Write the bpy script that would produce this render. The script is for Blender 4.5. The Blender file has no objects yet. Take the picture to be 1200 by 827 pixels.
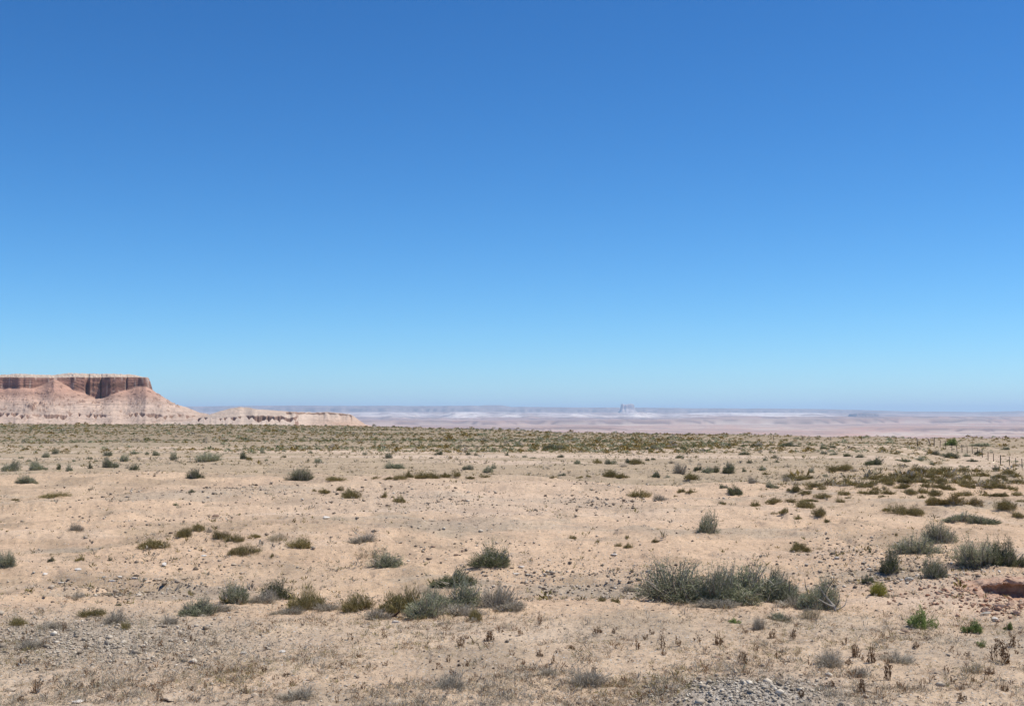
import bpy, math, random
import numpy as np
from mathutils import Vector, Matrix

random.seed(7)
RNG = np.random.default_rng(11)
SC = bpy.context.scene
COL = SC.collection
R = math.radians

# ------------------------------------------------------------------ camera model (photo is 1200 x 827)
F, EYE, HOR = 1449.0, 3.0, 488.0
PITCH = math.atan((HOR - 413.5) / F)

# ------------------------------------------------------------------ noise
def _hash(ix, iy, seed):
    h = (ix.astype(np.int64) * 374761393 + iy.astype(np.int64) * 668265263 + seed * 974634777) & 0xFFFFFFFF
    h = ((h ^ (h >> 13)) * 1274126177) & 0xFFFFFFFF
    h = ((h ^ (h >> 16)) * 2246822519) & 0xFFFFFFFF
    h = h ^ (h >> 15)
    return h.astype(np.float64) / 4294967295.0

def vn(x, y, seed=0):
    """value noise, -1..1"""
    x = np.asarray(x, float); y = np.asarray(y, float)
    x, y = np.broadcast_arrays(x, y)
    ix = np.floor(x); iy = np.floor(y)
    fx = x - ix; fy = y - iy
    fx = fx * fx * fx * (fx * (fx * 6 - 15) + 10); fy = fy * fy * fy * (fy * (fy * 6 - 15) + 10)
    a = _hash(ix, iy, seed); b = _hash(ix + 1, iy, seed)
    c = _hash(ix, iy + 1, seed); d = _hash(ix + 1, iy + 1, seed)
    return 2 * ((a * (1 - fx) + b * fx) * (1 - fy) + (c * (1 - fx) + d * fx) * fy) - 1

def fbm(x, y, seed=0, octv=4, gain=0.5):
    s = 0.0; a = 1.0; t = 0.0
    x = np.asarray(x, float); y = np.asarray(y, float)
    for k in range(octv):
        s = s + a * vn(x, y, seed + k * 17); t += a
        a *= gain
        x, y = x * 1.93 * 0.8 - y * 1.93 * 0.6 + 3.7, x * 1.93 * 0.6 + y * 1.93 * 0.8 - 1.3
    return s / t

def ss(a, b, x):
    t = np.clip((np.asarray(x, float) - a) / (b - a), 0, 1)
    return t * t * (3 - 2 * t)

def lerp(a, b, t):
    return a + (b - a) * t

# ------------------------------------------------------------------ the lie of the land
EDGE_PX = [-400, 0, 200, 300, 440, 640, 800, 1000, 1200, 1700]
EDGE_D = [470, 457, 420, 370, 312, 222, 190, 168, 152, 150]

BANK_BVH = None
BANK_X, BANK_Y = 8.42, 20.95
def scarps(x, y):
    for (D0, hgt, wl, sd) in ((10500, 20, 2600, 61), (13000, 30, 2500, 65), (16000, 52, 3600, 62), (20500, 68, 4200, 63), (24500, 80, 5000, 64)):
        line = D0 + 1900 * fbm(x / wl, 0 * x + sd, sd, 5, .62)
        on = ss(-.25, .15, vn(x / (wl * 1.1), 0 * x + 5.5, sd + 20))
        yield y - line, on, hgt
def ground_z(x, y, cut=False):
    x = np.asarray(x, float); y = np.asarray(y, float)
    x, y = np.broadcast_arrays(x, y)
    d = np.hypot(x, y)
    fw = ss(2.0, 8.0, y)
    yy = np.maximum(y, 1.0)
    px = 600 + F * np.clip(x / yy, -3, 3)
    # sandy rise with a crest at about fifty metres
    yc = 48.0 + 2.2 * vn(x / 17.0, 0 * x, 3) - 4.5 * ss(620, 760, px)
    left = 1 - 0.55 * ss(560, 820, px)
    z = 0.50 * left * ss(25, yc, y) * (1 - ss(yc, yc + 10.0, y))
    # shallow wash between the near bench and the rise
    z = z - 0.30 * ss(19.6, 22.5, y) * (1 - ss(23.5, 31, y)) * (1 - 0.7 * ss(620, 900, px)) * fw
    # little erosion banks and steps in the sand
    st = fbm(x / 5.5, y / 3.2, 13, 4, .55)
    z = z + (.10 * ss(.02, .10, st) + .09 * ss(-.22, -.15, st) - .06 * ss(.25, .32, st)) * ss(18.5, 22, y) * (1 - ss(60, 90, d))
    z = z + .13 * fbm(x / 5.0, y / 3.4, 15, 3) * ss(19, 24, y) * (1 - ss(70, 110, d))
    # soft undulation
    z = z + 0.22 * fbm(x / 14.0, y / 11.0, 5, 3) * ss(18, 34, d)
    z = z + 0.30 * fbm(x / 60.0, y / 32.0, 9, 3) * ss(60, 110, d)
    # lower ground by the fence
    z = z - 1.3 * ss(1030, 1130, px) * ss(66, 92, y) * (1 - ss(118, 150, y))
    # raised bank at right, gravel heap at the bottom
    z = z + 0.32 * np.exp(-((x - 8.9) / 2.7) ** 2 - ((y - 21.9) / 1.25) ** 2)
    if cut:
        z = z - 0.6 * ss(.80, .70, np.abs(x - BANK_X)) * ss(.78, .68, np.abs(y - BANK_Y))
    z = z + 0.20 * np.exp(-((x - 2.55) / 0.95) ** 2 - ((y - 13.0) / 0.75) ** 2)
    # small relief: clods and pock marks (fades with distance)
    near = 1 - ss(45, 140, d)
    z = z + near * (0.045 * fbm(x / 1.1, y / 0.9, 21, 3) + 0.028 * fbm(x / 0.22, y / 0.22, 31, 3, 0.6))
    z = z + near * 0.016 * np.clip(fbm(x / 0.09, y / 0.09, 41, 2), -0.2, 1)
    # beyond the edge of the plain the land falls away to a wide valley
    e = np.interp(px, EDGE_PX, EDGE_D) * (1 + 0.05 * vn(px / 60.0, 0 * px, 77))
    far = np.maximum(d - e, 0)
    inb = 1 - ss(420, 560, px)                      # the apron of the butte stays high
    fallR = -np.minimum(0.055 * far * ss(0, 160, far), 158 + 0 * far)
    fallL = -11.5 * ss(0, 900, far) - 150 * ss(2400, 7000, d)
    zf = lerp(fallR, fallL, inb)
    rise = 95 * ss(9000, 34000, d)
    rel = 14 * fbm(x / 2600.0, y / 1500.0, 51, 4) * ss(3500, 8000, d)
    # low scarps in the valley
    for e_, on, hgt in scarps(x, y):
        rel = rel + hgt * on * ss(0, 160, e_) * (1 - ss(700, 5200, e_))
    z = z + zf + (rise + rel) * ss(3500, 8000, d)
    return z

def ray(px, py):
    u = (px - 600) / F; v = (413.5 - py) / F
    c, s = math.cos(PITCH), math.sin(PITCH)
    return u, c - s * v, s + c * v

def at(px, py):
    """pixel of the photo -> point on the terrain"""
    dx, dy, dz = ray(px, py)
    t = 9.0 * 1.012 ** np.arange(0, 330)
    gz = ground_z(dx * t, dy * t)
    rz = EYE + dz * t
    below = np.nonzero(rz <= gz)[0]
    i = int(below[0]) if len(below) else len(t) - 1
    i = max(i, 1)
    a, b = t[i - 1], t[i]
    fa = rz[i - 1] - gz[i - 1]; fb = rz[i] - gz[i]
    k = a + (b - a) * (fa / (fa - fb) if fa != fb else 0)
    return float(dx * k), float(dy * k), float(ground_z(np.array([dx * k]), np.array([dy * k]))[0])

# ------------------------------------------------------------------ mesh helpers
def mesh_np(name, V, Fc, mats, smooth=False, mi=None, tri=False):
    """V (n,3); Fc (m,3 or 4)"""
    me = bpy.data.meshes.new(name)
    V = np.ascontiguousarray(V, dtype=np.float32); Fc = np.ascontiguousarray(Fc, dtype=np.int32)
    k = Fc.shape[1]
    me.vertices.add(len(V)); me.vertices.foreach_set("co", V.ravel())
    me.loops.add(Fc.size); me.loops.foreach_set("vertex_index", Fc.ravel())
    me.polygons.add(len(Fc))
    me.polygons.foreach_set("loop_start", np.arange(0, Fc.size, k, dtype=np.int32))
    me.polygons.foreach_set("loop_total", np.full(len(Fc), k, dtype=np.int32))
    if smooth:
        me.polygons.foreach_set("use_smooth", np.ones(len(Fc), dtype=bool))
    for m in mats: me.materials.append(m)
    if mi is not None:
        me.polygons.foreach_set("material_index", np.ascontiguousarray(mi, dtype=np.int32))
    me.update(calc_edges=True)
    return me

def link(name, me, parent=None, loc=None, rotz=None):
    o = bpy.data.objects.new(name, me)
    COL.objects.link(o)
    if parent is not None: o.parent = parent
    if loc is not None: o.location = loc
    if rotz is not None: o.rotation_euler = (0, 0, rotz)
    return o

def tag(o, label=None, cat=None, group=None, kind=None):
    if label: o["label"] = label
    if cat: o["category"] = cat
    if group: o["group"] = group
    if kind: o["kind"] = kind
    return o

def grid_faces(nr, nc, wrap=False):
    i = np.arange(nr - 1)[:, None]; j = np.arange(nc if wrap else nc - 1)[None, :]
    j2 = (j + 1) % nc
    a = i * nc + j; b = i * nc + j2; c = (i + 1) * nc + j2; d = (i + 1) * nc + j
    return np.stack([a, b, c, d], -1).reshape(-1, 4)

# ------------------------------------------------------------------ materials
def newmat(name):
    m = bpy.data.materials.new(name); m.use_nodes = True
    nt = m.node_tree; nt.nodes.clear()
    out = nt.nodes.new("ShaderNodeOutputMaterial")
    bs = nt.nodes.new("ShaderNodeBsdfPrincipled")
    nt.links.new(bs.outputs[0], out.inputs[0])
    bs.inputs["Roughness"].default_value = 0.9
    bs.inputs["Specular IOR Level"].default_value = 0.15
    return m, nt, bs, out

def N(nt, t, **kw):
    n = nt.nodes.new(t)
    for k, v in kw.items(): setattr(n, k, v)
    return n

def ramp(nt, stops, interp='LINEAR'):
    n = nt.nodes.new("ShaderNodeValToRGB"); n.color_ramp.interpolation = interp
    e = n.color_ramp.elements
    while len(e) < len(stops): e.new(0.5)
    for k, (p, c) in enumerate(stops):
        e[k].position = p
        e[k].color = (*c, 1) if len(c) == 3 else c
    return n

def mix(nt, blend, fac, a, b):
    n = nt.nodes.new("ShaderNodeMix"); n.data_type = 'RGBA'; n.blend_type = blend
    for sock, v in ((n.inputs[0], fac), (n.inputs[6], a), (n.inputs[7], b)):
        if hasattr(v, "is_output"): nt.links.new(v, sock)
        elif isinstance(v, (int, float)): sock.default_value = v
        else: sock.default_value = (*v, 1)
    return n.outputs[2]

def leaf_mat(name, stops, transl=0.18, rough=0.75, objvar=0.22):
    """leaf colour varies from leaf to leaf and from plant to plant"""
    m, nt, bs, out = newmat(name)
    g = N(nt, "ShaderNodeNewGeometry")
    rp = ramp(nt, stops)
    nt.links.new(g.outputs["Random Per Island"], rp.inputs[0])
    oi = N(nt, "ShaderNodeObjectInfo")
    mr = N(nt, "ShaderNodeMapRange"); mr.inputs[3].default_value = 1 - objvar; mr.inputs[4].default_value = 1 + objvar
    nt.links.new(oi.outputs["Random"], mr.inputs[0])
    hs = N(nt, "ShaderNodeHueSaturation")
    nt.links.new(rp.outputs[0], hs.inputs["Color"]); nt.links.new(mr.outputs[0], hs.inputs["Value"])
    nt.links.new(hs.outputs[0], bs.inputs["Base Color"])
    bs.inputs["Roughness"].default_value = rough
    tr = N(nt, "ShaderNodeBsdfTranslucent"); nt.links.new(hs.outputs[0], tr.inputs[0])
    ms = N(nt, "ShaderNodeMixShader"); ms.inputs[0].default_value = transl
    nt.links.new(bs.outputs[0], ms.inputs[1]); nt.links.new(tr.outputs[0], ms.inputs[2])
    nt.links.new(ms.outputs[0], out.inputs[0])
    return m

M = {}
M['sage'] = leaf_mat("sage_leaf", [(0, (.130, .145, .082)), (.4, (.275, .290, .170)), (.8, (.42, .415, .265)), (1, (.62, .57, .42))])
M['dark'] = leaf_mat("dark_green_leaf", [(0, (.066, .082, .036)), (.5, (.145, .165, .076)), (.85, (.24, .235, .125)), (1, (.40, .35, .23))])
M['olive'] = leaf_mat("olive_leaf", [(0, (.135, .112, .036)), (.45, (.235, .192, .070)), (.8, (.34, .27, .115)), (1, (.48, .39, .20))])
M['rust'] = leaf_mat("rusty_leaf", [(0, (0.137, 0.093, 0.026)), (.5, (0.226, 0.160, 0.049)), (1, (0.389, 0.288, 0.101))])
M['ball'] = leaf_mat("yellow_green_leaf", [(0, (0.179, 0.185, 0.029)), (.6, (0.315, 0.309, 0.054)), (1, (0.473, 0.433, 0.115))])
M['green'] = leaf_mat("fresh_green_leaf", [(0, (0.116, 0.170, 0.043)), (.5, (0.210, 0.273, 0.083)), (1, (0.378, 0.422, 0.166))])
M['brown'] = leaf_mat("dry_brown_leaf", [(0, (.10, .050, .024)), (.5, (.20, .11, .055)), (1, (.36, .235, .13))])
M['grey'] = leaf_mat("dead_grey_twig", [(0, (.19, .155, .115)), (.5, (.36, .31, .24)), (1, (.58, .52, .42))], transl=.05)
M['straw'] = leaf_mat("pale_straw", [(0, (.27, .22, .135)), (.5, (.40, .335, .215)), (1, (.55, .47, .34))])
M['wood'] = leaf_mat("shrub_stem", [(0, (.17, .135, .10)), (.5, (.31, .27, .225)), (1, (.50, .46, .41))], transl=.0)

def stone_mat(name, stops):
    m, nt, bs, out = newmat(name)
    g = N(nt, "ShaderNodeNewGeometry")
    rp = ramp(nt, stops)
    nt.links.new(g.outputs["Random Per Island"], rp.inputs[0])
    oi = N(nt, "ShaderNodeObjectInfo")
    tc = N(nt, "ShaderNodeTexCoord")
    nz = N(nt, "ShaderNodeTexNoise"); nz.inputs["Scale"].default_value = 9; nz.inputs["Detail"].default_value = 6
    nt.links.new(tc.outputs["Object"], nz.inputs["Vector"])
    r2 = ramp(nt, [(0.3, (.72, .70, .68)), (.7, (1.15, 1.13, 1.1))]); nt.links.new(nz.outputs[0], r2.inputs[0])
    c = mix(nt, 'MULTIPLY', 1.0, rp.outputs[0], r2.outputs[0])
    nt.links.new(c, bs.inputs["Base Color"])
    bp = N(nt, "ShaderNodeBump"); bp.inputs["Strength"].default_value = .5; bp.inputs["Distance"].default_value = .03
    nt.links.new(nz.outputs[0], bp.inputs["Height"]); nt.links.new(bp.outputs[0], bs.inputs["Normal"])
    return m
M['gravel'] = stone_mat("gravel_stone", [(0, (.13, .10, .078)), (.35, (.28, .225, .17)), (.75, (.45, .375, .295)), (1, (.64, .57, .47))])
M['greygravel'] = stone_mat("grey_gravel_stone", [(0, (.16, .130, .10)), (.2, (.36, .305, .24)), (.8, (.55, .475, .38)), (1, (.70, .63, .53))])
M['white'] = stone_mat("white_stone", [(0, (.50, .46, .41)), (1, (.66, .62, .57))])
M['tan'] = stone_mat("tan_stone", [(0, (.40, .31, .22)), (1, (.52, .42, .32))])
M['brownstone'] = stone_mat("brown_stone", [(0, (.17, .11, .08)), (1, (.28, .20, .15))])
M['greystone'] = stone_mat("grey_stone", [(0, (.27, .24, .20)), (1, (.44, .40, .345))])
M['clay'] = stone_mat("red_clay", [(0, (.30, .155, .10)), (.5, (.43, .265, .185)), (1, (.55, .385, .28))])

# ground ---------------------------------------------------------------
def ground_material():
    m, nt, bs, out = newmat("desert_ground")
    at_ = N(nt, "ShaderNodeAttribute"); at_.attribute_name = "base"
    tc = N(nt, "ShaderNodeTexCoord")
    def noise(scale, detail=5, rough=.6):
        n = N(nt, "ShaderNodeTexNoise"); n.inputs["Scale"].default_value = scale
        n.inputs["Detail"].default_value = detail; n.inputs["Roughness"].default_value = rough
        nt.links.new(tc.outputs["Object"], n.inputs["Vector"]); return n.outputs[0]
    n1 = noise(.55, 6); r1 = ramp(nt, [(.3, (.84, .83, .83)), (.7, (1.13, 1.12, 1.10))]); nt.links.new(n1, r1.inputs[0])
    n2 = noise(7.0, 6, .7); r2 = ramp(nt, [(.32, (.78, .77, .77)), (.5, (1, 1, 1)), (.72, (1.16, 1.15, 1.13))]); nt.links.new(n2, r2.inputs[0])
    n3 = noise(60.0, 3, .7); r3 = ramp(nt, [(.30, (.66, .65, .66)), (.45, (1, 1, 1)), (.75, (1.12, 1.12, 1.12))]); nt.links.new(n3, r3.inputs[0])
    c = mix(nt, 'MULTIPLY', 1.0, at_.outputs["Color"], r1.outputs[0])
    c = mix(nt, 'MULTIPLY', 1.0, c, r2.outputs[0])
    c = mix(nt, 'MULTIPLY', 1.0, c, r3.outputs[0])
    # pebbles lying in the soil: each voronoi cell a stone colour, only some cells
    vo = N(nt, "ShaderNodeTexVoronoi"); vo.inputs["Scale"].default_value = 26
    nt.links.new(tc.outputs["Object"], vo.inputs["Vector"])
    hv = N(nt, "ShaderNodeSeparateColor"); nt.links.new(vo.outputs["Color"], hv.inputs[0])
    pebc = ramp(nt, [(0, (.17, .145, .125)), (.4, (.28, .24, .20)), (.8, (.44, .39, .33)), (1, (.56, .52, .47))])
    nt.links.new(hv.outputs[1], pebc.inputs[0])
    lt = N(nt, "ShaderNodeMath", operation='LESS_THAN'); nt.links.new(vo.outputs["Distance"], lt.inputs[0]); lt.inputs[1].default_value = .38
    gt = N(nt, "ShaderNodeMath", operation='GREATER_THAN'); nt.links.new(hv.outputs[0], gt.inputs[0])
    ap = N(nt, "ShaderNodeAttribute"); ap.attribute_name = "pebble"
    sb = N(nt, "ShaderNodeMath", operation='SUBTRACT'); sb.inputs[0].default_value = 1.0; nt.links.new(ap.outputs["Fac"], sb.inputs[1])
    nt.links.new(sb.outputs[0], gt.inputs[1])
    ml = N(nt, "ShaderNodeMath", operation='MULTIPLY'); nt.links.new(lt.outputs[0], ml.inputs[0]); nt.links.new(gt.outputs[0], ml.inputs[1])
    c = mix(nt, 'MIX', ml.outputs[0], c, pebc.outputs[0])
    nt.links.new(c, bs.inputs["Base Color"])
    bs.inputs["Roughness"].default_value = .95; bs.inputs["Specular IOR Level"].default_value = .08
    ad = N(nt, "ShaderNodeMath", operation='ADD'); nt.links.new(n2, ad.inputs[0])
    m2 = N(nt, "ShaderNodeMath", operation='MULTIPLY'); nt.links.new(n3, m2.inputs[0]); m2.inputs[1].default_value = .30
    nt.links.new(m2.outputs[0], ad.inputs[1])
    ad2 = N(nt, "ShaderNodeMath", operation='ADD'); nt.links.new(ad.outputs[0], ad2.inputs[0])
    m3 = N(nt, "ShaderNodeMath", operation='MULTIPLY'); nt.links.new(ml.outputs[0], m3.inputs[0]); m3.inputs[1].default_value = .25
    nt.links.new(m3.outputs[0], ad2.inputs[1])
    bp = N(nt, "ShaderNodeBump"); bp.inputs["Strength"].default_value = .8; bp.inputs["Distance"].default_value = .05
    nt.links.new(ad2.outputs[0], bp.inputs["Height"]); nt.links.new(bp.outputs[0], bs.inputs["Normal"])
    return m
M['ground'] = ground_material()
m_, nt_, bs_, o_ = newmat("dead_wood"); bs_.inputs["Base Color"].default_value = (.075, .045, .032, 1); M['deadwood'] = m_

def ell(px, py, cx, cy, rx, ry):
    return np.exp(-(((px - cx) / rx) ** 2 + ((py - cy) / ry) ** 2))

def ground_colour(x, y):
    """true soil colours by place: peach sand, grey-tan stubble soil, grey gravel, pink valley"""
    d = np.hypot(x, y); yy = np.maximum(y, 1.0)
    px = 600 + F * np.clip(x / yy, -3, 3); py = HOR + F * EYE / yy
    n = fbm(x / 6, y / 6, 101, 4); nb = fbm(x / 26, y / 9, 111, 4)
    sand = np.array([.550, .397, .272]); tan = np.array([.400, .315, .220]); grey = np.array([.465, .375, .275])
    pale = np.array([.56, .435, .33]); red = np.array([.43, .285, .205])
    C = np.broadcast_to(sand, x.shape + (3,)).copy()
    def put(c, w):
        nonlocal C
        w = np.clip(w, 0, 1)[..., None]; C = C * (1 - w) + c * w
    put(tan, .35 * ss(-.1, .5, n))
    n4 = fbm(x / 1.7, y / 2.6, 107, 4, .6); n5 = fbm(x / 5.5, y / 2.2, 109, 4, .6)
    put(np.array([.36, .27, .185]), .75 * ss(.08, .42, n4))
    put(np.array([.34, .29, .225]), .6 * ss(.22, .5, n5))
    put(pale, .5 * ss(.15, .5, -n5))
    put(grey, .50 * (1 - ss(17.5, 19.8, y + 1.2 * n)) * ss(-.5, .35, nb + .15))
    put(np.array([.41, .345, .27]), .8 * ell(px, py, 90, 745, 190, 34) * (.6 + .6 * n))
    put(np.array([.42, .375, .32]), 1.25 * ell(px, py, 875, 822, 90, 26))
    put(pale, .5 * ell(px, py, 560, 600, 320, 30))
    # behind the crest: grey-tan soil with dry stubble, in streaks
    back = ss(47, 56, y + 3 * nb)
    put(tan * .95, back * (.80 + .30 * nb))
    put(np.array([.335, .275, .195]), back * .8 * ss(.05, .45, fbm(x / 30, y / 7, 131, 4)))
    put(pale, back * .85 * ss(.12, .45, fbm(x / 34, y / 6.5, 141, 4)) * ss(60, 80, y))
    put(tan * .86, ss(105, 150, y + 12 * nb) * .8)
    put(np.array([.26, .205, .14]), ss(120, 180, y + 12 * nb) * .55 * (1 - ss(560, 900, px) * .6))
    put(pale, .8 * ss(1090, 1130, px) * ell(px, py, 1150, 528, 90, 4))
    put(pale, .6 * ss(980, 1040, px) * ell(px, py, 1010, 540, 60, 7))
    put(red, .22 * ell(px, py, 1140, 705, 70, 22))
    put(pale, .6 * ell(px, py, 1110, 700, 80, 22))
    # foot of the butte and the wide valley
    pink = np.array([.47, .315, .245]); rose = np.array([.40, .26, .205]); cream = np.array([.56, .45, .37]); mauve = np.array([.33, .245, .215])
    fv = ss(500, 2500, d)
    put(pink, fv)
    la = np.log(np.maximum(d, 10.0)); az_ = np.arctan2(x, yy)
    b = fbm(az_ * 14 + .3 * la, la * 13, 151, 7, .70)
    put(cream, fv * .85 * ss(.05, .30, b)); put(rose, fv * .9 * ss(.02, .28, -b))
    b2 = fbm(az_ * 30, la * 26, 161, 7, .72)
    put(mauve, fv * .75 * ss(.10, .36, b2)); put(np.array([.54, .31, .23]), fv * .7 * ss(.12, .4, -b2))
    put(np.array([.27, .19, .17]), fv * .8 * ss(.27, .40, fbm(az_ * 60, la * 34, 171, 6, .7)))
    for e_, on, hgt in scarps(x, y):
        put(np.array([.20, .135, .12]), fv * .9 * on * ss(-40, 20, e_) * (1 - ss(160, 260, e_)))
        put(cream, fv * .55 * on * ss(-900, -60, e_) * (1 - ss(-60, 20, e_)))
        put(rose * .8, fv * .5 * on * ss(200, 260, e_) * (1 - ss(900, 2600, e_)))
    peb = .10 + .30 * (1 - ss(17.5, 19.8, y + n)) + .25 * np.clip(n, 0, 1)
    for (a, bb, c, e) in ((190, 672, 130, 14), (1060, 670, 130, 30), (640, 665, 90, 25), (740, 680, 60, 30), (500, 600, 80, 15), (290, 590, 70, 8), (700, 597, 60, 12), (980, 650, 50, 20)):
        peb = peb + .40 * ell(px, py, a, bb, c, e)
    peb = peb + .7 * ell(px, py, 90, 745, 190, 34) + .8 * ell(px, py, 875, 822, 80, 24)
    peb = np.clip(peb, 0, .85) * (1 - ss(50, 90, d))
    return C, peb

def build_ground():
    fine = np.radians(np.linspace(-27, 27, 1150))
    wide = np.radians(np.concatenate([np.linspace(27, 60, 45)[1:], np.linspace(60, 300, 61)[1:], np.linspace(300, 333, 45)[1:-1]]))
    az = np.concatenate([fine, wide])
    r = [1.2]
    while r[-1] < 9: r.append(r[-1] * 1.06)
    while r[-1] < 34: r.append(r[-1] * 1.0050)
    while r[-1] < 420: r.append(r[-1] * 1.0085)
    while r[-1] < 30000: r.append(r[-1] * 1.014)
    while r[-1] < 95000: r.append(r[-1] * 1.05)
    r = np.array(r)
    A, RR = np.meshgrid(az, r)
    x = RR * np.sin(A); y = RR * np.cos(A)
    z = ground_z(x, y, cut=True)
    V = np.stack([x, y, z], -1).reshape(-1, 3)
    Fc = grid_faces(len(r), len(az), wrap=True)
    V = np.vstack([V, [[0, 0, 0]]]); c = len(V) - 1
    Fc = Fc[:, ::-1]
    me = mesh_np("ground", V, Fc, [M['ground']], smooth=True)
    C, P = ground_colour(x.ravel(), y.ravel())
    C = np.vstack([C, C[:1]]); P = np.append(P, P[0])
    a = me.color_attributes.new("base", 'FLOAT_COLOR', 'POINT')
    a.data.foreach_set("color", np.hstack([C, np.ones((len(C), 1))]).astype(np.float32).ravel())
    b = me.attributes.new("pebble", 'FLOAT', 'POINT'); b.data.foreach_set("value", P.astype(np.float32))
    o = link("ground", me); tag(o, kind="structure")
    return o
build_ground()

# ------------------------------------------------------------------ heightfield rock forms
def rock_material(name, scale=1.0):
    m, nt, bs, out = newmat(name)
    a = N(nt, "ShaderNodeAttribute"); a.attribute_name = "base"
    tc = N(nt, "ShaderNodeTexCoord")
    mp = N(nt, "ShaderNodeMapping"); mp.inputs["Scale"].default_value = (1, 1, 5); nt.links.new(tc.outputs["Object"], mp.inputs[0])
    nz = N(nt, "ShaderNodeTexNoise"); nz.inputs["Scale"].default_value = .09 * scale; nz.inputs["Detail"].default_value = 8; nz.inputs["Roughness"].default_value = .65
    nt.links.new(mp.outputs[0], nz.inputs["Vector"])
    rp = ramp(nt, [(.3, (.80, .79, .79)), (.7, (1.15, 1.14, 1.13))]); nt.links.new(nz.outputs[0], rp.inputs[0])
    c = mix(nt, 'MULTIPLY', 1.0, a.outputs["Color"], rp.outputs[0])
    nt.links.new(c, bs.inputs["Base Color"])
    n2 = N(nt, "ShaderNodeTexNoise"); n2.inputs["Scale"].default_value = .25 * scale; n2.inputs["Detail"].default_value = 6
    nt.links.new(tc.outputs["Object"], n2.inputs["Vector"])
    bp = N(nt, "ShaderNodeBump"); bp.inputs["Strength"].default_value = .6; bp.inputs["Distance"].default_value = 1.5 / scale
    nt.links.new(n2.outputs[0], bp.inputs["Height"]); nt.links.new(bp.outputs[0], bs.inputs["Normal"])
    return m
M['rock'] = rock_material("layered_rock")
M['farrock'] = rock_material("far_layered_rock", .02)

def field_mesh(name, X, Y, Z, C, mat, smooth=False):
    nr, nc = X.shape
    V = np.stack([X, Y, Z], -1).reshape(-1, 3)
    me = mesh_np(name, V, grid_faces(nr, nc), [mat], smooth=smooth)
    a = me.color_attributes.new("base", 'FLOAT_COLOR', 'POINT')
    Cc = np.clip(C.reshape(-1, 3), 0, 1)
    a.data.foreach_set("color", np.hstack([Cc, np.ones((len(Cc), 1))]).astype(np.float32).ravel())
    return me

def zpx(py, Y): return EYE + (HOR - py) / F * Y

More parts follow.
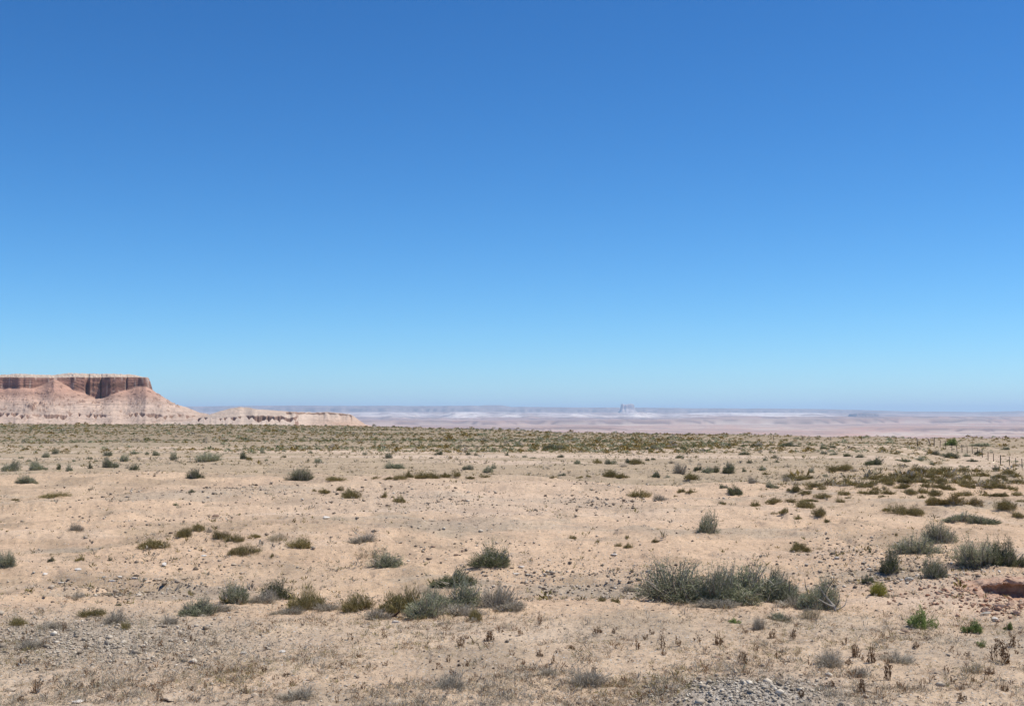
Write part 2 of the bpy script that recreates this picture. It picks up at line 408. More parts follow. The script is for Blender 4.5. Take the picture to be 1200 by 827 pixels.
def build_butte():
    D = 2000.0; k = D / F
    us = np.arange(-330, 275, .55)
    vs = np.concatenate([np.arange(-190, -30, 1.6), np.arange(-30, 14, .42), np.arange(14, 60, 1.5), np.arange(60, 420, 9)])
    U, Vv = np.meshgrid(us, vs)
    Y = D + Vv; X = (U - 600) / F * Y
    # cliff line: buttresses and clefts
    vs0 = 7 * vn(U / 26, 0 * U, 1) + 2.5 * vn(U / 12, 0 * U, 2) + 5 * vn(Vv / 26 + 40, U / 20, 5) * ss(-10, -50, Vv)
    vc = vs0 + 1.8 * vn(U / 8, 0 * U, 2) + .7 * vn(U / 3.0, 0 * U, 3)
    vc = vc + 9 * np.exp(-((U - 102.5) / 2.4) ** 4) + 5 * ss(104, 109, U) * (1 - ss(118, 150, U)) - 5 * np.exp(-((U - 88) / 12) ** 2)
    vc = vc + 5 * np.exp(-((U - 118.5) / .8) ** 2) + 3.5 * np.exp(-((U - 148) / .9) ** 2) + 2.5 * np.exp(-((U - 27) / 2.2) ** 2)
    d1 = Vv - vc
    d2 = (178 - U) * k * .98 - .12 * np.maximum(Vv, 0) + 2.0 * vn(Vv / 7, 0 * U, 6) + 1.5 * vn(Vv / 3, 0 * U + 9, 8)
    h = 14.0
    hh = np.clip(.5 + .5 * (d2 - d1) / h, 0, 1)
    d = d2 * (1 - hh) + d1 * hh - h * hh * (1 - hh)
    e1 = Vv - vs0; hs = np.clip(.5 + .5 * (d2 - e1) / h, 0, 1)
    dt = np.minimum(d2 * (1 - hs) + e1 * hs - h * hs * (1 - hs), 0)
    # talus apron
    tp = np.interp(U, [-330, -120, -60, -20, 0, 25, 40, 52, 63, 80, 96, 112, 122, 140, 153, 163, 171, 178, 260],
                   [455, 452, 457, 449, 456, 455, 455, 450, 443.5, 452, 459, 467.5, 466, 459, 456, 452, 452.5, 457, 470])
    T = zpx(tp, D) + .5 * vn(U / 5, 0 * U, 12)
    rill = fbm(U * .45 + .02 * Vv, Vv / 60, 22, 4, .6)
    slope = .56 + .03 * vn(U / 30, 0 * U, 30)
    tps = np.interp(U, [-330, -60, 20, 60, 115, 150, 171, 178, 260], [454, 454, 455, 454, 462, 459, 456, 458, 470])
    Te = lerp(T, zpx(tps, D), ss(8, 55, -dt))
    hz = Te + dt * slope
    rill = rill * .10 + .9 * fbm(X / 16, Vv / 22, 23, 5, .6)
    bl = ss(.34, .46, fbm(X / 6, Vv / 6, 27, 3, .6)) * ss(2, 10, -d)
    hz = hz + 1.1 * bl + (rill * 2.6 - 1.1 * np.abs(fbm(X / 13, Vv / 34, 29, 4, .6))) * ss(0, 30, -d) + .4 * fbm(X / 4, Vv / 4, 42, 3) * ss(0, 8, -d)
    # right shoulder knoll (rocky top)
    hz = hz + 3.5 * np.exp(-((U - 207) / 9) ** 2 - ((Vv + 12) / 26) ** 2) + 3.5 * np.exp(-((U - 209) / 2.6) ** 2 - ((Vv + 20) / 9) ** 2) * (1 + .6 * vn(U * 1.2, Vv / 4, 52))
    shl = zpx(np.interp(U, [150, 166, 190, 205, 220, 235, 246, 258, 275], [520, 468, 470, 473.5, 477.5, 483, 486, 489, 494]), D) - .50 * np.abs(Vv + 8 + 4 * vn(U / 12, 0 * U, 31)) + 1.2 * fbm(X / 12, Vv / 12, 33, 4, .6)
    hz = np.where(U > 150, np.maximum(hz, shl), hz)
    # outcrop on the slope
    oc = np.exp(-(((U - 44) / 16) ** 2) - (((hz - 20) / 5.5) ** 2)) * ss(.0, .35, fbm(U / 4.2, Vv / 9, 66, 3))
    hz = hz + 4.5 * oc * (.4 + ss(-.1, .2, vn(U / 1.8, Vv / 5, 67)))
    # low ledge with little cones of debris in front of it
    thr = 6.0 + 3.0 * vn(U / 15, 0 * U, 71) + 1.2 * vn(U / 4, 0 * U, 72)
    below = np.clip(thr - hz, 0, 50)
    ph = U / 11.0 + .55 * vn(U / 17, 0 * U, 73) + .25 * vn(U / 6, 0 * U, 78)
    q = np.abs(ph - np.floor(ph) - .5) * 2 * 5.5 * k
    q = (5.5 * k - q) + 2.0 * vn(np.floor(ph), 0 * U, 76)
    drop = np.clip(q * 1.25 - below * .95 + .8 * vn(U / 1.7, Vv / 3, 74), 0, 6.8 + 2.5 * vn(U / 9, 0 * U, 75)) * ss(-.55, -.2, vn(U / 22, 0 * U, 77))
    hz2 = np.where(below > 0, thr - drop * ss(0, 1.0 + .5 * vn(U / 2, Vv / 3, 79), below) - below * .55, hz)
    hz = np.where(d < -6, hz2, hz)
    hz = np.maximum(hz, -40)
    # the cliff itself, with ledges, and the pale cap set back
    top = zpx(442.0, D) + .8 * vn(U / 12, 0 * U, 80)
    e = np.maximum(d, 0) / 6.0
    e = e + .050 * np.sin(e * 26 + 3 * vn(U / 20, 0 * U, 88))
    cl = lerp(T, top, np.clip(e, 0, 1))
    z = np.where(d > 0, cl, hz)
    cap = zpx(np.interp(U, [-330, 0, 20, 62, 80, 110, 150, 172, 180], [439.5, 438.6, 437.6, 438.8, 436.6, 437.2, 437.9, 439.6, 440.4]), D) - top
    z = z + np.where(d > 6, cap * ss(7, 26, d) + 1.7 * fbm(U * .5, Vv / 4, 90, 4, .65) * ss(6, 9, d), 0)
    z = z - 1.5 * ss(60, 400, d) * 4
    # colours of the beds
    pinkt = np.array([.445, .268, .198]); palet = np.array([.490, .372, .295]); cliffc = np.array([.265, .145, .108]); capc = np.array([.50, .405, .325])
    C = np.zeros(X.shape + (3,))
    zz = z + 1.2 * fbm(U / 8, Vv / 20, 95, 3)
    w = ss(14, 48, zz)[..., None]; C[:] = palet * (1 - w) + pinkt * w
    band = fbm(zz / 3.2, U / 120, 97, 3)[..., None]
    C *= 1 + .24 * band
    wc = ((d > .12) & (d < 6.6))[..., None]
    fr = np.clip((z - 30) / 42, 0, 1)
    cc = cliffc * (1 + .62 * fbm(fr * 8, U / 60, 99, 4, .6)[..., None] + .17 * fbm(U / 2.6, fr * 3.5, 103, 3)[..., None])
    streak = ss(.45, .7, vn(U / 2.2, fr * 2.2, 107) + .25 * vn(U / 14, 0 * U, 108))[..., None] * .5
    cc = cc * (1 - streak) + np.array([.50, .40, .33]) * streak
    lay = (np.exp(-((z - 44.0) / .7) ** 2) * ss(85, 110, U))[..., None] * .6
    cc = cc * (1 - lay) + np.array([.48, .37, .30]) * lay
    C = np.where(wc, cc, C)
    wcap = ss(6.0, 8.5, d)[..., None]; C = C * (1 - wcap) + capc * (1 + .22 * fbm(U * .9, Vv / 5, 109, 3)[..., None]) * wcap
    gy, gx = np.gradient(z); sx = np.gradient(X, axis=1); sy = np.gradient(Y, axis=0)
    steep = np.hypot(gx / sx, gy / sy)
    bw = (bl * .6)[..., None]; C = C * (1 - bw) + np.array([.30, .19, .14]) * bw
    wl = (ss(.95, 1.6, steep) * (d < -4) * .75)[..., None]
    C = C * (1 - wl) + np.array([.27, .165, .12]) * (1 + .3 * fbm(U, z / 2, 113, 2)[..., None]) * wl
    me = field_mesh("butte", X, Y, z, C, M['rock'], smooth=True)
    o = link("butte", me)
    tag(o, "flat topped red cliff butte with pale cap and pink debris slopes", "butte", kind="structure")

def build_low_mesa():
    D = 1900.0; k = D / F
    us = np.arange(185, 470, .5)
    vs = np.concatenate([np.arange(-120, 60, .9), np.arange(60, 300, 6)])
    U, Vv = np.meshgrid(us, vs)
    Y = D + Vv; X = (U - 600) / F * Y
    crest = zpx(np.interp(U, [180, 215, 235, 255, 270, 281, 292, 302, 330, 350, 370, 385, 395, 405, 411, 414, 428, 445, 480],
                          [500, 497, 489, 482.5, 478.5, 476.6, 477.2, 479.6, 481.2, 482.8, 483.0, 482.2, 483.2, 484.5, 485.6, 487, 497, 506, 520]), D)
    line = 3 * vn(U / 14, 0 * U, 201) - 18 * ss(285, 300, U) * (1 - ss(345, 352, U)) + 14 * ss(350, 366, U)
    d = Vv - line
    z = crest + .46 * np.minimum(d, 0) + .8 * fbm(X / 9, Vv / 12, 205, 4, .6) - .05 * np.maximum(d, 0)
    z = z + 1.5 * fbm(X / 26, Vv / 30, 215, 4, .6) * ss(2, 22, -d)
    # ledge low on the left and middle
    thr = zpx(487.5, D) + 1.2 * vn(U / 7, 0 * U, 221) + .7 * vn(U / 2, 0 * U, 222) - 2.5 * (1 - ss(262, 290, U))
    on = 1 - ss(345, 350, U)
    b = np.clip(thr - z, 0, 60)
    ph = U / 10.0 + .5 * vn(U / 15, 0 * U, 223) + .25 * vn(U / 5, 0 * U, 226)
    q = 5.0 * k - np.abs(ph - np.floor(ph) - .5) * 2 * 5.0 * k + 2.0 * vn(np.floor(ph), 0 * U, 227)
    drop = np.clip((q + 5 * ss(285, 300, U)) * 1.25 - b * .9 + .8 * vn(U / 1.7, Vv / 3, 224), 0, 5.5 + 3 * ss(285, 300, U) + 2 * vn(U / 8, 0 * U, 225)) * on
    z = np.where(b > 0, thr - drop * ss(0, 1.0 + .4 * vn(U / 2, Vv / 3, 229), b) - b * lerp(1.0, .55, on), z)
    # rim ledge on the right part
    thr2 = crest - .8 + .5 * vn(U / 3, 0 * U, 231)
    on2 = ss(334, 338, U) * (1 - ss(411, 413, U)) * (1 - .65 * np.exp(-((U - 360) / 7) ** 2))
    b2 = np.clip(thr2 - z, 0, 60)
    drop2 = np.clip(2.6 + 1.6 * vn(U / 4.3, 0 * U, 233) - .22 * b2, 0, 9) * on2
    z = z - drop2 * ss(0, .8, b2)
    z = np.maximum(z, -45)
    pale = np.array([.520, .415, .335]); pk = np.array([.47, .33, .245])
    w = (ss(340, 400, U) * ss(10, -10, z) * .9 + .18 * ss(0, .4, fbm(U / 20, z / 4, 241, 3)))[..., None]
    C = pale * (1 - w) + pk * w
    C = C * (1 + .10 * fbm(z / 2.2, U / 90, 243, 3)[..., None])
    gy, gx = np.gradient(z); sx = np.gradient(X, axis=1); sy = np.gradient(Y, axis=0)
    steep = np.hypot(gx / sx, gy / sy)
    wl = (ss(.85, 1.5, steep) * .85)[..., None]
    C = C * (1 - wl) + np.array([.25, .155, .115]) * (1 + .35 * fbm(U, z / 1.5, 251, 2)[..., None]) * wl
    o = link("mesa", field_mesh("mesa", X, Y, z, C, M['rock'], smooth=True))
    tag(o, "low pale mesa with dark broken ledges right of the butte", "mesa", kind="structure")

def build_far_cliffs():
    az = np.radians(np.linspace(-40, 40, 1500))
    dist = np.concatenate([np.linspace(26500, 34000, 190), np.linspace(34200, 47000, 90)])
    A, DD = np.meshgrid(az, dist)
    X = DD * np.tan(A); Y = DD + 0 * A
    U = 600 + F * np.tan(A)
    ztop = lambda py, D: EYE + (HOR - py) / F * D
    # white slickrock wall
    wl = 29000 + 1500 * fbm(U / 60, 0 * U, 301, 4, .6) + 500 * fbm(U / 14, Y / 900, 305, 4, .6)
    on = np.interp(U, [-800, 300, 420, 500, 560, 760, 960, 1010, 1200, 2000], [.55, .55, .7, .95, 1.0, .95, .8, .25, .35, .4]) * (.72 + .42 * fbm(U / 34, 0 * U, 303, 3))
    d = Y - wl
    z = -85 + 10 * fbm(X / 1500, Y / 900, 311, 3)
    H = (205 * on) * (.86 + .28 * fbm(U / 26, 0 * U, 315, 4, .6))
    dome = fbm(X / 520, Y / 520, 321, 4, .55)
    z = z + H * (.30 * ss(0, 300, d) + .30 * ss(900, 1500, d + 500 * fbm(U / 22, Y / 1500, 317, 3)) + .40 * ss(1500, 4200, d)) + 75 * dome * ss(100, 1500, d) * on
    # plateau wall behind
    pl = 39500 + 1500 * fbm(U / 45, 0 * U, 331, 4, .6) + 500 * fbm(U / 12, Y / 1500, 333, 3)
    ptop = ztop(np.interp(U, [-800, 0, 250, 350, 420, 560, 572, 588, 600, 700, 860, 1000, 1060, 1140, 1200, 2000],
                          [478, 477, 475.6, 474.6, 475.3, 475.2, 474.2, 474.4, 476.3, 477.2, 478.2, 479.8, 481.6, 482.4, 481.2, 482]), 40500)
    dp = Y - pl
    base2 = 60 + .3 * (ptop - 60)
    z = z + np.maximum(base2 - z, 0) * ss(-4500, -300, dp)
    z = z + np.maximum(ptop - z, 0) * (.55 * ss(-150, 120, dp) + .45 * ss(300, 1500, dp))
    z = z + 7 * fbm(X / 900, Y / 900, 341, 3) * ss(0, 300, dp)
    white = np.array([.84, .73, .65]); pink = np.array([.40, .25, .19]); grey = np.array([.27, .215, .20]); dk = np.array([.22, .16, .14])
    wv = (ss(-60, 10, z) * (1 - ss(190, 300, z)) * on * (.25 + 1.0 * ss(-.18, .12, fbm(X / 1500 + z / 90, Y / 1300, 351, 7, .74))))
    wv = np.clip(wv, 0, 1)[..., None]
    pk2 = pink * (1 - .35 * ss(-.1, .25, fbm(X / 1200 + z / 60, Y / 900, 353, 6, .75)))[..., None]
    C = pk2 * (1 - wv) + white * wv
    wp = (ss(-1800, 0, dp))[..., None]
    C = C * (1 - wp) + grey * (1 + .25 * fbm(U / 20, z / 40, 361, 3)[..., None]) * wp
    wd = (ss(.2, .5, fbm(X / 2500, Y / 700, 371, 4)) * (1 - wv[..., 0]) * .6)[..., None]
    C = C * (1 - wd) + dk * wd
    C = C * (1 + .22 * fbm(z / 26 + X / 9000, Y / 9000, 381, 4, .6) + .34 * fbm(X / 420, Y / 420 + z / 90, 383, 4, .72))[..., None]
    o = link("cliffs", field_mesh("cliffs", X, Y, z, C, M['farrock']))
    tag(o, "hazy line of white and mauve cliffs far across the valley", "cliffs", kind="structure")

def build_far_butte(name, label, px0, px1, prof, D, base_py, depth, col):
    """a lone far butte: steep walls on a skirt"""
    k = D / F
    pad = (px1 - px0) * .9
    us = np.linspace(px0 - pad, px1 + pad, 130); vs = np.linspace(-depth * 1.9, depth * 1.9, 80)
    U, Vv = np.meshgrid(us, vs)
    X = (U - 600) * k; Y = D + Vv
    c = .5 * (px0 + px1); hw = .5 * (px1 - px0)
    q = np.maximum(np.abs(U - c) / hw, np.abs(Vv) / depth) + .07 * vn(U / 2.2, Vv / 160, 401)
    top = EYE + (HOR - np.interp(U, *prof)) / F * D
    bz = EYE + (HOR - base_py) / F * D
    skirt = bz + (top - bz) * .30
    z = np.where(q < 1, lerp(skirt, top, ss(1.0, .86, q)), lerp(skirt, bz - 150, np.clip((q - 1.0) / .9, 0, 1) ** .8))
    C = np.zeros(X.shape + (3,)); C[:] = col
    C *= (1 + .3 * fbm(U / 3, z / 30, 411, 3))[..., None]
    o = link(name, field_mesh(name, X, Y, z, C, M['farrock']))
    tag(o, label, "butte", kind="structure")

build_butte(); build_low_mesa(); build_far_cliffs()
build_far_butte("far_butte", "small square topped butte alone on the hazy skyline", 728, 743,
                ([720, 727, 729, 731, 735, 738, 742, 745, 750], [476.5, 473.4, 473.0, 474.4, 473.5, 473.2, 473.7, 474.6, 476.5]), 38500, 482, 330, np.array([.55, .45, .41]))
build_far_butte("far_mesa", "low dark purple mesa standing out in front of pale far cliffs", 998, 1026,
                ([990, 998, 1004, 1010, 1018, 1026, 1032], [488, 484.8, 484.2, 483.6, 484.2, 485.4, 488]), 33500, 488.5, 420, np.array([.27, .19, .17]))

# ------------------------------------------------------------------ plants
def blades(P, Dv, L, W, rng, cup=0.15):
    """thin diamond leaves: P base, Dv unit direction, L length, W width -> verts, quads"""
    n = len(P)
    rv = rng.normal(size=(n, 3)); S = np.cross(Dv, rv); S /= np.linalg.norm(S, axis=1, keepdims=True) + 1e-9
    up = np.cross(S, Dv)
    L = np.broadcast_to(L, (n,))[:, None]; W = np.broadcast_to(W, (n,))[:, None]
    mid = P + Dv * L * .45 + up * L * cup * .3
    V = np.stack([P, mid + S * W * .5, P + Dv * L, mid - S * W * .5], 1).reshape(-1, 3)
    Fq = np.arange(4 * n).reshape(n, 4)
    return V, Fq

def tubes(paths, radii):
    """paths (n,k,3), radii (n,k): three-sided tapered stems"""
    n, k, _ = paths.shape
    T = np.gradient(paths, axis=1); T /= np.linalg.norm(T, axis=2, keepdims=True) + 1e-9
    ref = np.array([.31, .17, .93]); A = np.cross(T, ref); A /= np.linalg.norm(A, axis=2, keepdims=True) + 1e-9
    B = np.cross(T, A)
    rings = []
    for q in range(3):
        a = 2 * math.pi * q / 3
        rings.append(paths + (A * math.cos(a) + B * math.sin(a)) * radii[..., None])
    V = np.stack(rings, 2)                       # n,k,3,3
    idx = np.arange(n * k * 3).reshape(n, k, 3)
    fs = []
    for q in range(3):
        q2 = (q + 1) % 3
        fs.append(np.stack([idx[:, :-1, q], idx[:, :-1, q2], idx[:, 1:, q2], idx[:, 1:, q]], -1).reshape(-1, 4))
    return V.reshape(-1, 3), np.vstack(fs)

def merge(parts):
    Vs, Fs, o = [], [], 0
    for V, Fq in parts:
        Vs.append(V); Fs.append(Fq + o); o += len(V)
    return np.vstack(Vs), np.vstack(Fs)

def plant(kind, lod, seed):
    """unit plant: width about 1 (radius .5), height about 1, base at z=0. Returns leaves, stems"""
    rng = np.random.default_rng(seed)
    q = {'X': 1.7, 'H': 1.0, 'M': .42, 'L': .13}[lod]
    ls = {'X': .62, 'H': 1.0, 'M': 1.45, 'L': 2.3}[lod]
    K = dict(sage=(560, 11, .070, .0095, .50, .42, .62), dark=(620, 12, .066, .0098, .55, .36, .58), olive=(520, 7, .13, .0085, .95, .35, .6),
             rust=(520, 7, .12, .0105, .8, .35, .3), ball=(700, 9, .10, .010, .6, .30, .2), dead=(420, 3, .14, .0055, .55, .3, .35),
             green=(120, 16, .085, .016, 1.3, .25, .45), brown=(26, 9, .13, .040, 1.5, .25, .5), straw=(240, 3, .22, .008, 1.2, .3, .4))[kind]
    ns, nl, ll, lw, upr, t0, lump = K
    ns = max(int(ns * q), 12 if kind != 'brown' else 7)
    if kind == 'brown' and lod not in 'HX': ns = 9
    # shoot directions over the dome, in lobes
    nlobe = 14 if kind != 'brown' else 5
    ncl = dict(sage=8, dark=6, olive=9, rust=8, ball=1, dead=6, green=4, brown=1, straw=5)[kind]
    if ncl > 1:
        ca = rng.uniform(0, 6.283, ncl); cr = np.sqrt((np.arange(ncl) + .3) / ncl) * .33
        ca = np.arange(ncl) * 2.4 + rng.uniform(-.5, .5, ncl) + rng.uniform(0, 6.28)
        cc = np.stack([cr * np.cos(ca), cr * np.sin(ca)], 1)
        cR = rng.uniform(.15, .27, ncl); cH = rng.uniform(.62, 1.02, ncl) * (1 - .55 * (cr / .36) ** 2 * rng.uniform(.3, 1, ncl))
        cH[rng.integers(0, max(2, ncl // 2))] = 1.0
        a0 = rng.uniform(0, 6.28); cH = cH * (1 + .30 * np.cos(ca - a0)); cH /= cH.max()
    else:
        cc = np.zeros((1, 2)); cR = np.array([.5]); cH = np.array([1.0])
    ci = rng.choice(ncl, ns, p=(cR ** 2) / (cR ** 2).sum())
    la = rng.uniform(0, 2 * math.pi, nlobe); lz = rng.uniform(.1, 1, nlobe); lh = rng.uniform(-1, 1, nlobe)
    phi = rng.uniform(0, 2 * math.pi, ns)
    cz = rng.uniform(0.02, 1, ns) ** (.75 if upr > .8 else 1.0)
    rad = (1 - cz ** 2.6) ** .5
    dirs = np.stack([rad * np.cos(phi), rad * np.sin(phi), cz], 1)
    lob = np.zeros(ns)
    for a, b, c in zip(la, lz, lh):
        v = np.array([math.sqrt(1 - b * b) * math.cos(a), math.sqrt(1 - b * b) * math.sin(a), b])
        lob += c * np.exp(-((1 - dirs @ v) / .12))
    length = (1 - lump * .5 + lump * np.clip(lob, -1, 1) * .55) * rng.uniform(.72, 1.06, ns)
    tip = dirs * np.stack([cR[ci], cR[ci], cH[ci]], 1) * length[:, None]
    tip[:, :2] += cc[ci]
    tip[:, 2] = np.maximum(tip[:, 2], .03)
    ba = rng.uniform(0, 2 * math.pi, ns); br = (.16 if upr < .8 else .30) * np.sqrt(rng.uniform(0, 1, ns))
    base = np.stack([br * np.cos(ba) * .8 + tip[:, 0] * .25, br * np.sin(ba) * .8 + tip[:, 1] * .25, np.full(ns, -.03)], 1)
    base[:, :2] += cc[ci] * .35
    if upr > .8: base[:, :2] = tip[:, :2] * rng.uniform(.55, .95, (ns, 1)) + rng.normal(0, .03, (ns, 2))
    ctrl = base * .45 + tip * .55; ctrl[:, 2] += .10 * np.minimum(upr, 1) * tip[:, 2] + rng.normal(0, .03, ns); ctrl[:, :2] += rng.normal(0, .035, (ns, 2))
    kk = 5
    t = np.linspace(0, 1, kk)[None, :, None]
    path = (1 - t) ** 2 * base[:, None] + 2 * t * (1 - t) * ctrl[:, None] + t * t * tip[:, None]
    # leaves
    tt = t0 + (1 - t0) * rng.uniform(0, 1, (ns, nl)) ** .8
    tq = tt[..., None]
    P = (1 - tq) ** 2 * base[:, None] + 2 * tq * (1 - tq) * ctrl[:, None] + tq * tq * tip[:, None]
    Td = 2 * (1 - tq) * (ctrl - base)[:, None] + 2 * tq * (tip - ctrl)[:, None]
    Td /= np.linalg.norm(Td, axis=2, keepdims=True) + 1e-9
    P = P.reshape(-1, 3) + rng.normal(0, .012, (ns * nl, 3)); Td = Td.reshape(-1, 3)
    spread = dict(sage=.55, dark=.5, olive=.28, rust=.3, ball=.3, dead=.55, green=.7, brown=.9, straw=.25)[kind]
    Dv = Td + rng.normal(0, spread, Td.shape); Dv[:, 2] += .15
    Dv /= np.linalg.norm(Dv, axis=1, keepdims=True)
    LL = ll * ls ** .6 * rng.uniform(.6, 1.3, len(P)); WW = lw * ls * rng.uniform(.7, 1.3, len(P))
    P[:, 2] = np.maximum(P[:, 2], .004)
    leaves = blades(P, Dv, LL, WW, rng, .5 if kind in ('brown', 'green') else .15)
    # stems
    step = {'X': 2, 'H': 2, 'M': 2, 'L': 3}[lod] if kind not in ('dead', 'brown', 'green') else 1
    pp = path[::step]
    r0 = dict(sage=.0065, dark=.006, olive=.0035, rust=.0035, ball=.003, dead=.0045, green=.0055, brown=.009, straw=.003)[kind] * ls ** .8
    rr = r0 * np.linspace(1.25, .35, kk)[None, :] * rng.uniform(.6, 1.5, (len(pp), 1))
    stems = tubes(pp, rr)
    if kind in ('sage', 'dead', 'dark') and lod != 'L':         # a few thick woody boughs at the foot
        nb = 14
        aa = rng.uniform(0, 2 * math.pi, nb)
        e = np.stack([.34 * np.cos(aa), .34 * np.sin(aa), rng.uniform(.15, .5, nb)], 1); b0 = e * np.array([.12, .12, 0]) - np.array([0, 0, .03])
        cm = (b0 + e) * .5 + rng.normal(0, .05, (nb, 3))
        pb = (1 - t) ** 2 * b0[:, None] + 2 * t * (1 - t) * cm[:, None] + t * t * e[:, None]
        stems = merge([stems, tubes(pb, np.linspace(.016, .006, kk)[None, :] * np.ones((nb, 1)))])
    return leaves, stems

LEAFMAT = dict(sage='sage', dark='dark', olive='olive', rust='rust', ball='ball', dead='grey', green='green', brown='brown', straw='straw')
STEMMAT = dict(sage='wood', dark='wood', olive='straw', rust='wood', ball='straw', dead='grey', green='green', brown='brown', straw='straw')
PROTO = {}
def proto(kind, lod, var):
    key = (kind, lod, var)
    if key not in PROTO:
        (lv, lf), (sv, sf) = plant(kind, lod, 1000 + hash_name(kind) + var * 31 + 'HMLX'.index(lod) * 7)
        if lod in 'HX':
            PROTO[key] = (mesh_np(kind + "_foliage", lv, lf, [M[LEAFMAT[kind]]]), mesh_np(kind + "_stems", sv, sf, [M[STEMMAT[kind]]]))
        else:
            V, Fq = merge([(lv, lf), (sv, sf)])
            mi = np.concatenate([np.zeros(len(lf), int), np.ones(len(sf), int)])
            PROTO[key] = (mesh_np(kind + "_plant", V, Fq, [M[LEAFMAT[kind]], M[STEMMAT[kind]]], mi=mi), None)
    return PROTO[key]
def hash_name(s): return sum(ord(c) * (i + 3) for i, c in enumerate(s)) % 997

NAME = dict(sage='sagebrush', dark='desert_shrub', olive='bunch_grass', rust='bunch_grass', ball='snakeweed', dead='dead_shrub', green='green_weed', brown='dry_weed', straw='dry_grass')
CAT = dict(sage='shrub', dark='shrub', olive='grass tuft', rust='grass tuft', ball='shrub', dead='shrub', green='weed', brown='weed', straw='grass tuft')
GROUP = dict(sage='sagebrush scattered over the plain', dark='dark green shrubs on the plain', olive='olive bunch grass clumps', rust='rusty bunch grass clumps', ball='snakeweed balls',
             dead='dead grey shrubs', green='green weeds at right', brown='dry brown weeds in the foreground', straw='dry grass tufts')
PLANTS = []     # records for the labelling pass

def put_plant(kind, px, py, w, h, label=None, mark=None, yaw=None, lod=None):
    x, y, z = at(px, py)
    dist = math.hypot(x, y)
    k = y / F
    W, Hh = w * k * (1.36 if py > 640 and w > 18 and kind not in ('ball', 'green') else 1.12), h * k * (1.22 if w > 18 else 1.12)
    if lod is None:
        lod = 'X' if w >= 40 else ('H' if w >= 18 else ('M' if w >= 9 else 'L'))
        if kind in ('green', 'brown'): lod = 'H' if w >= 12 else 'M'
    var = random.randrange(6)
    a, b = proto(kind, lod, var)
    rz = random.uniform(0, 2 * math.pi) if yaw is None else yaw
    depth = max(min(W * random.uniform(.75, 1.0), 1.6 * Hh + .3 * W), .3 * W)
    if b is not None:
        root = link(NAME[kind], None, loc=(x, y + depth * .30, z - .01))
        root.empty_display_size = .2
        for nm, me in (("foliage", a), ("stems", b)):
            link(nm, me, parent=root, rotz=rz)
        root.scale = (W, depth, Hh)
    else:
        root = link(NAME[kind], a)
        root.matrix_world = Matrix.Translation((x, y + depth * .3, z - .01)) @ Matrix.Diagonal((W, W, Hh, 1)) @ Matrix.Rotation(rz, 4, 'Z')
    tag(root, label, CAT[kind], GROUP[kind], 'thing')
    PLANTS.append(dict(o=root, kind=kind, px=px, py=py, w=w, h=h, label=label, mark=mark))
    return root

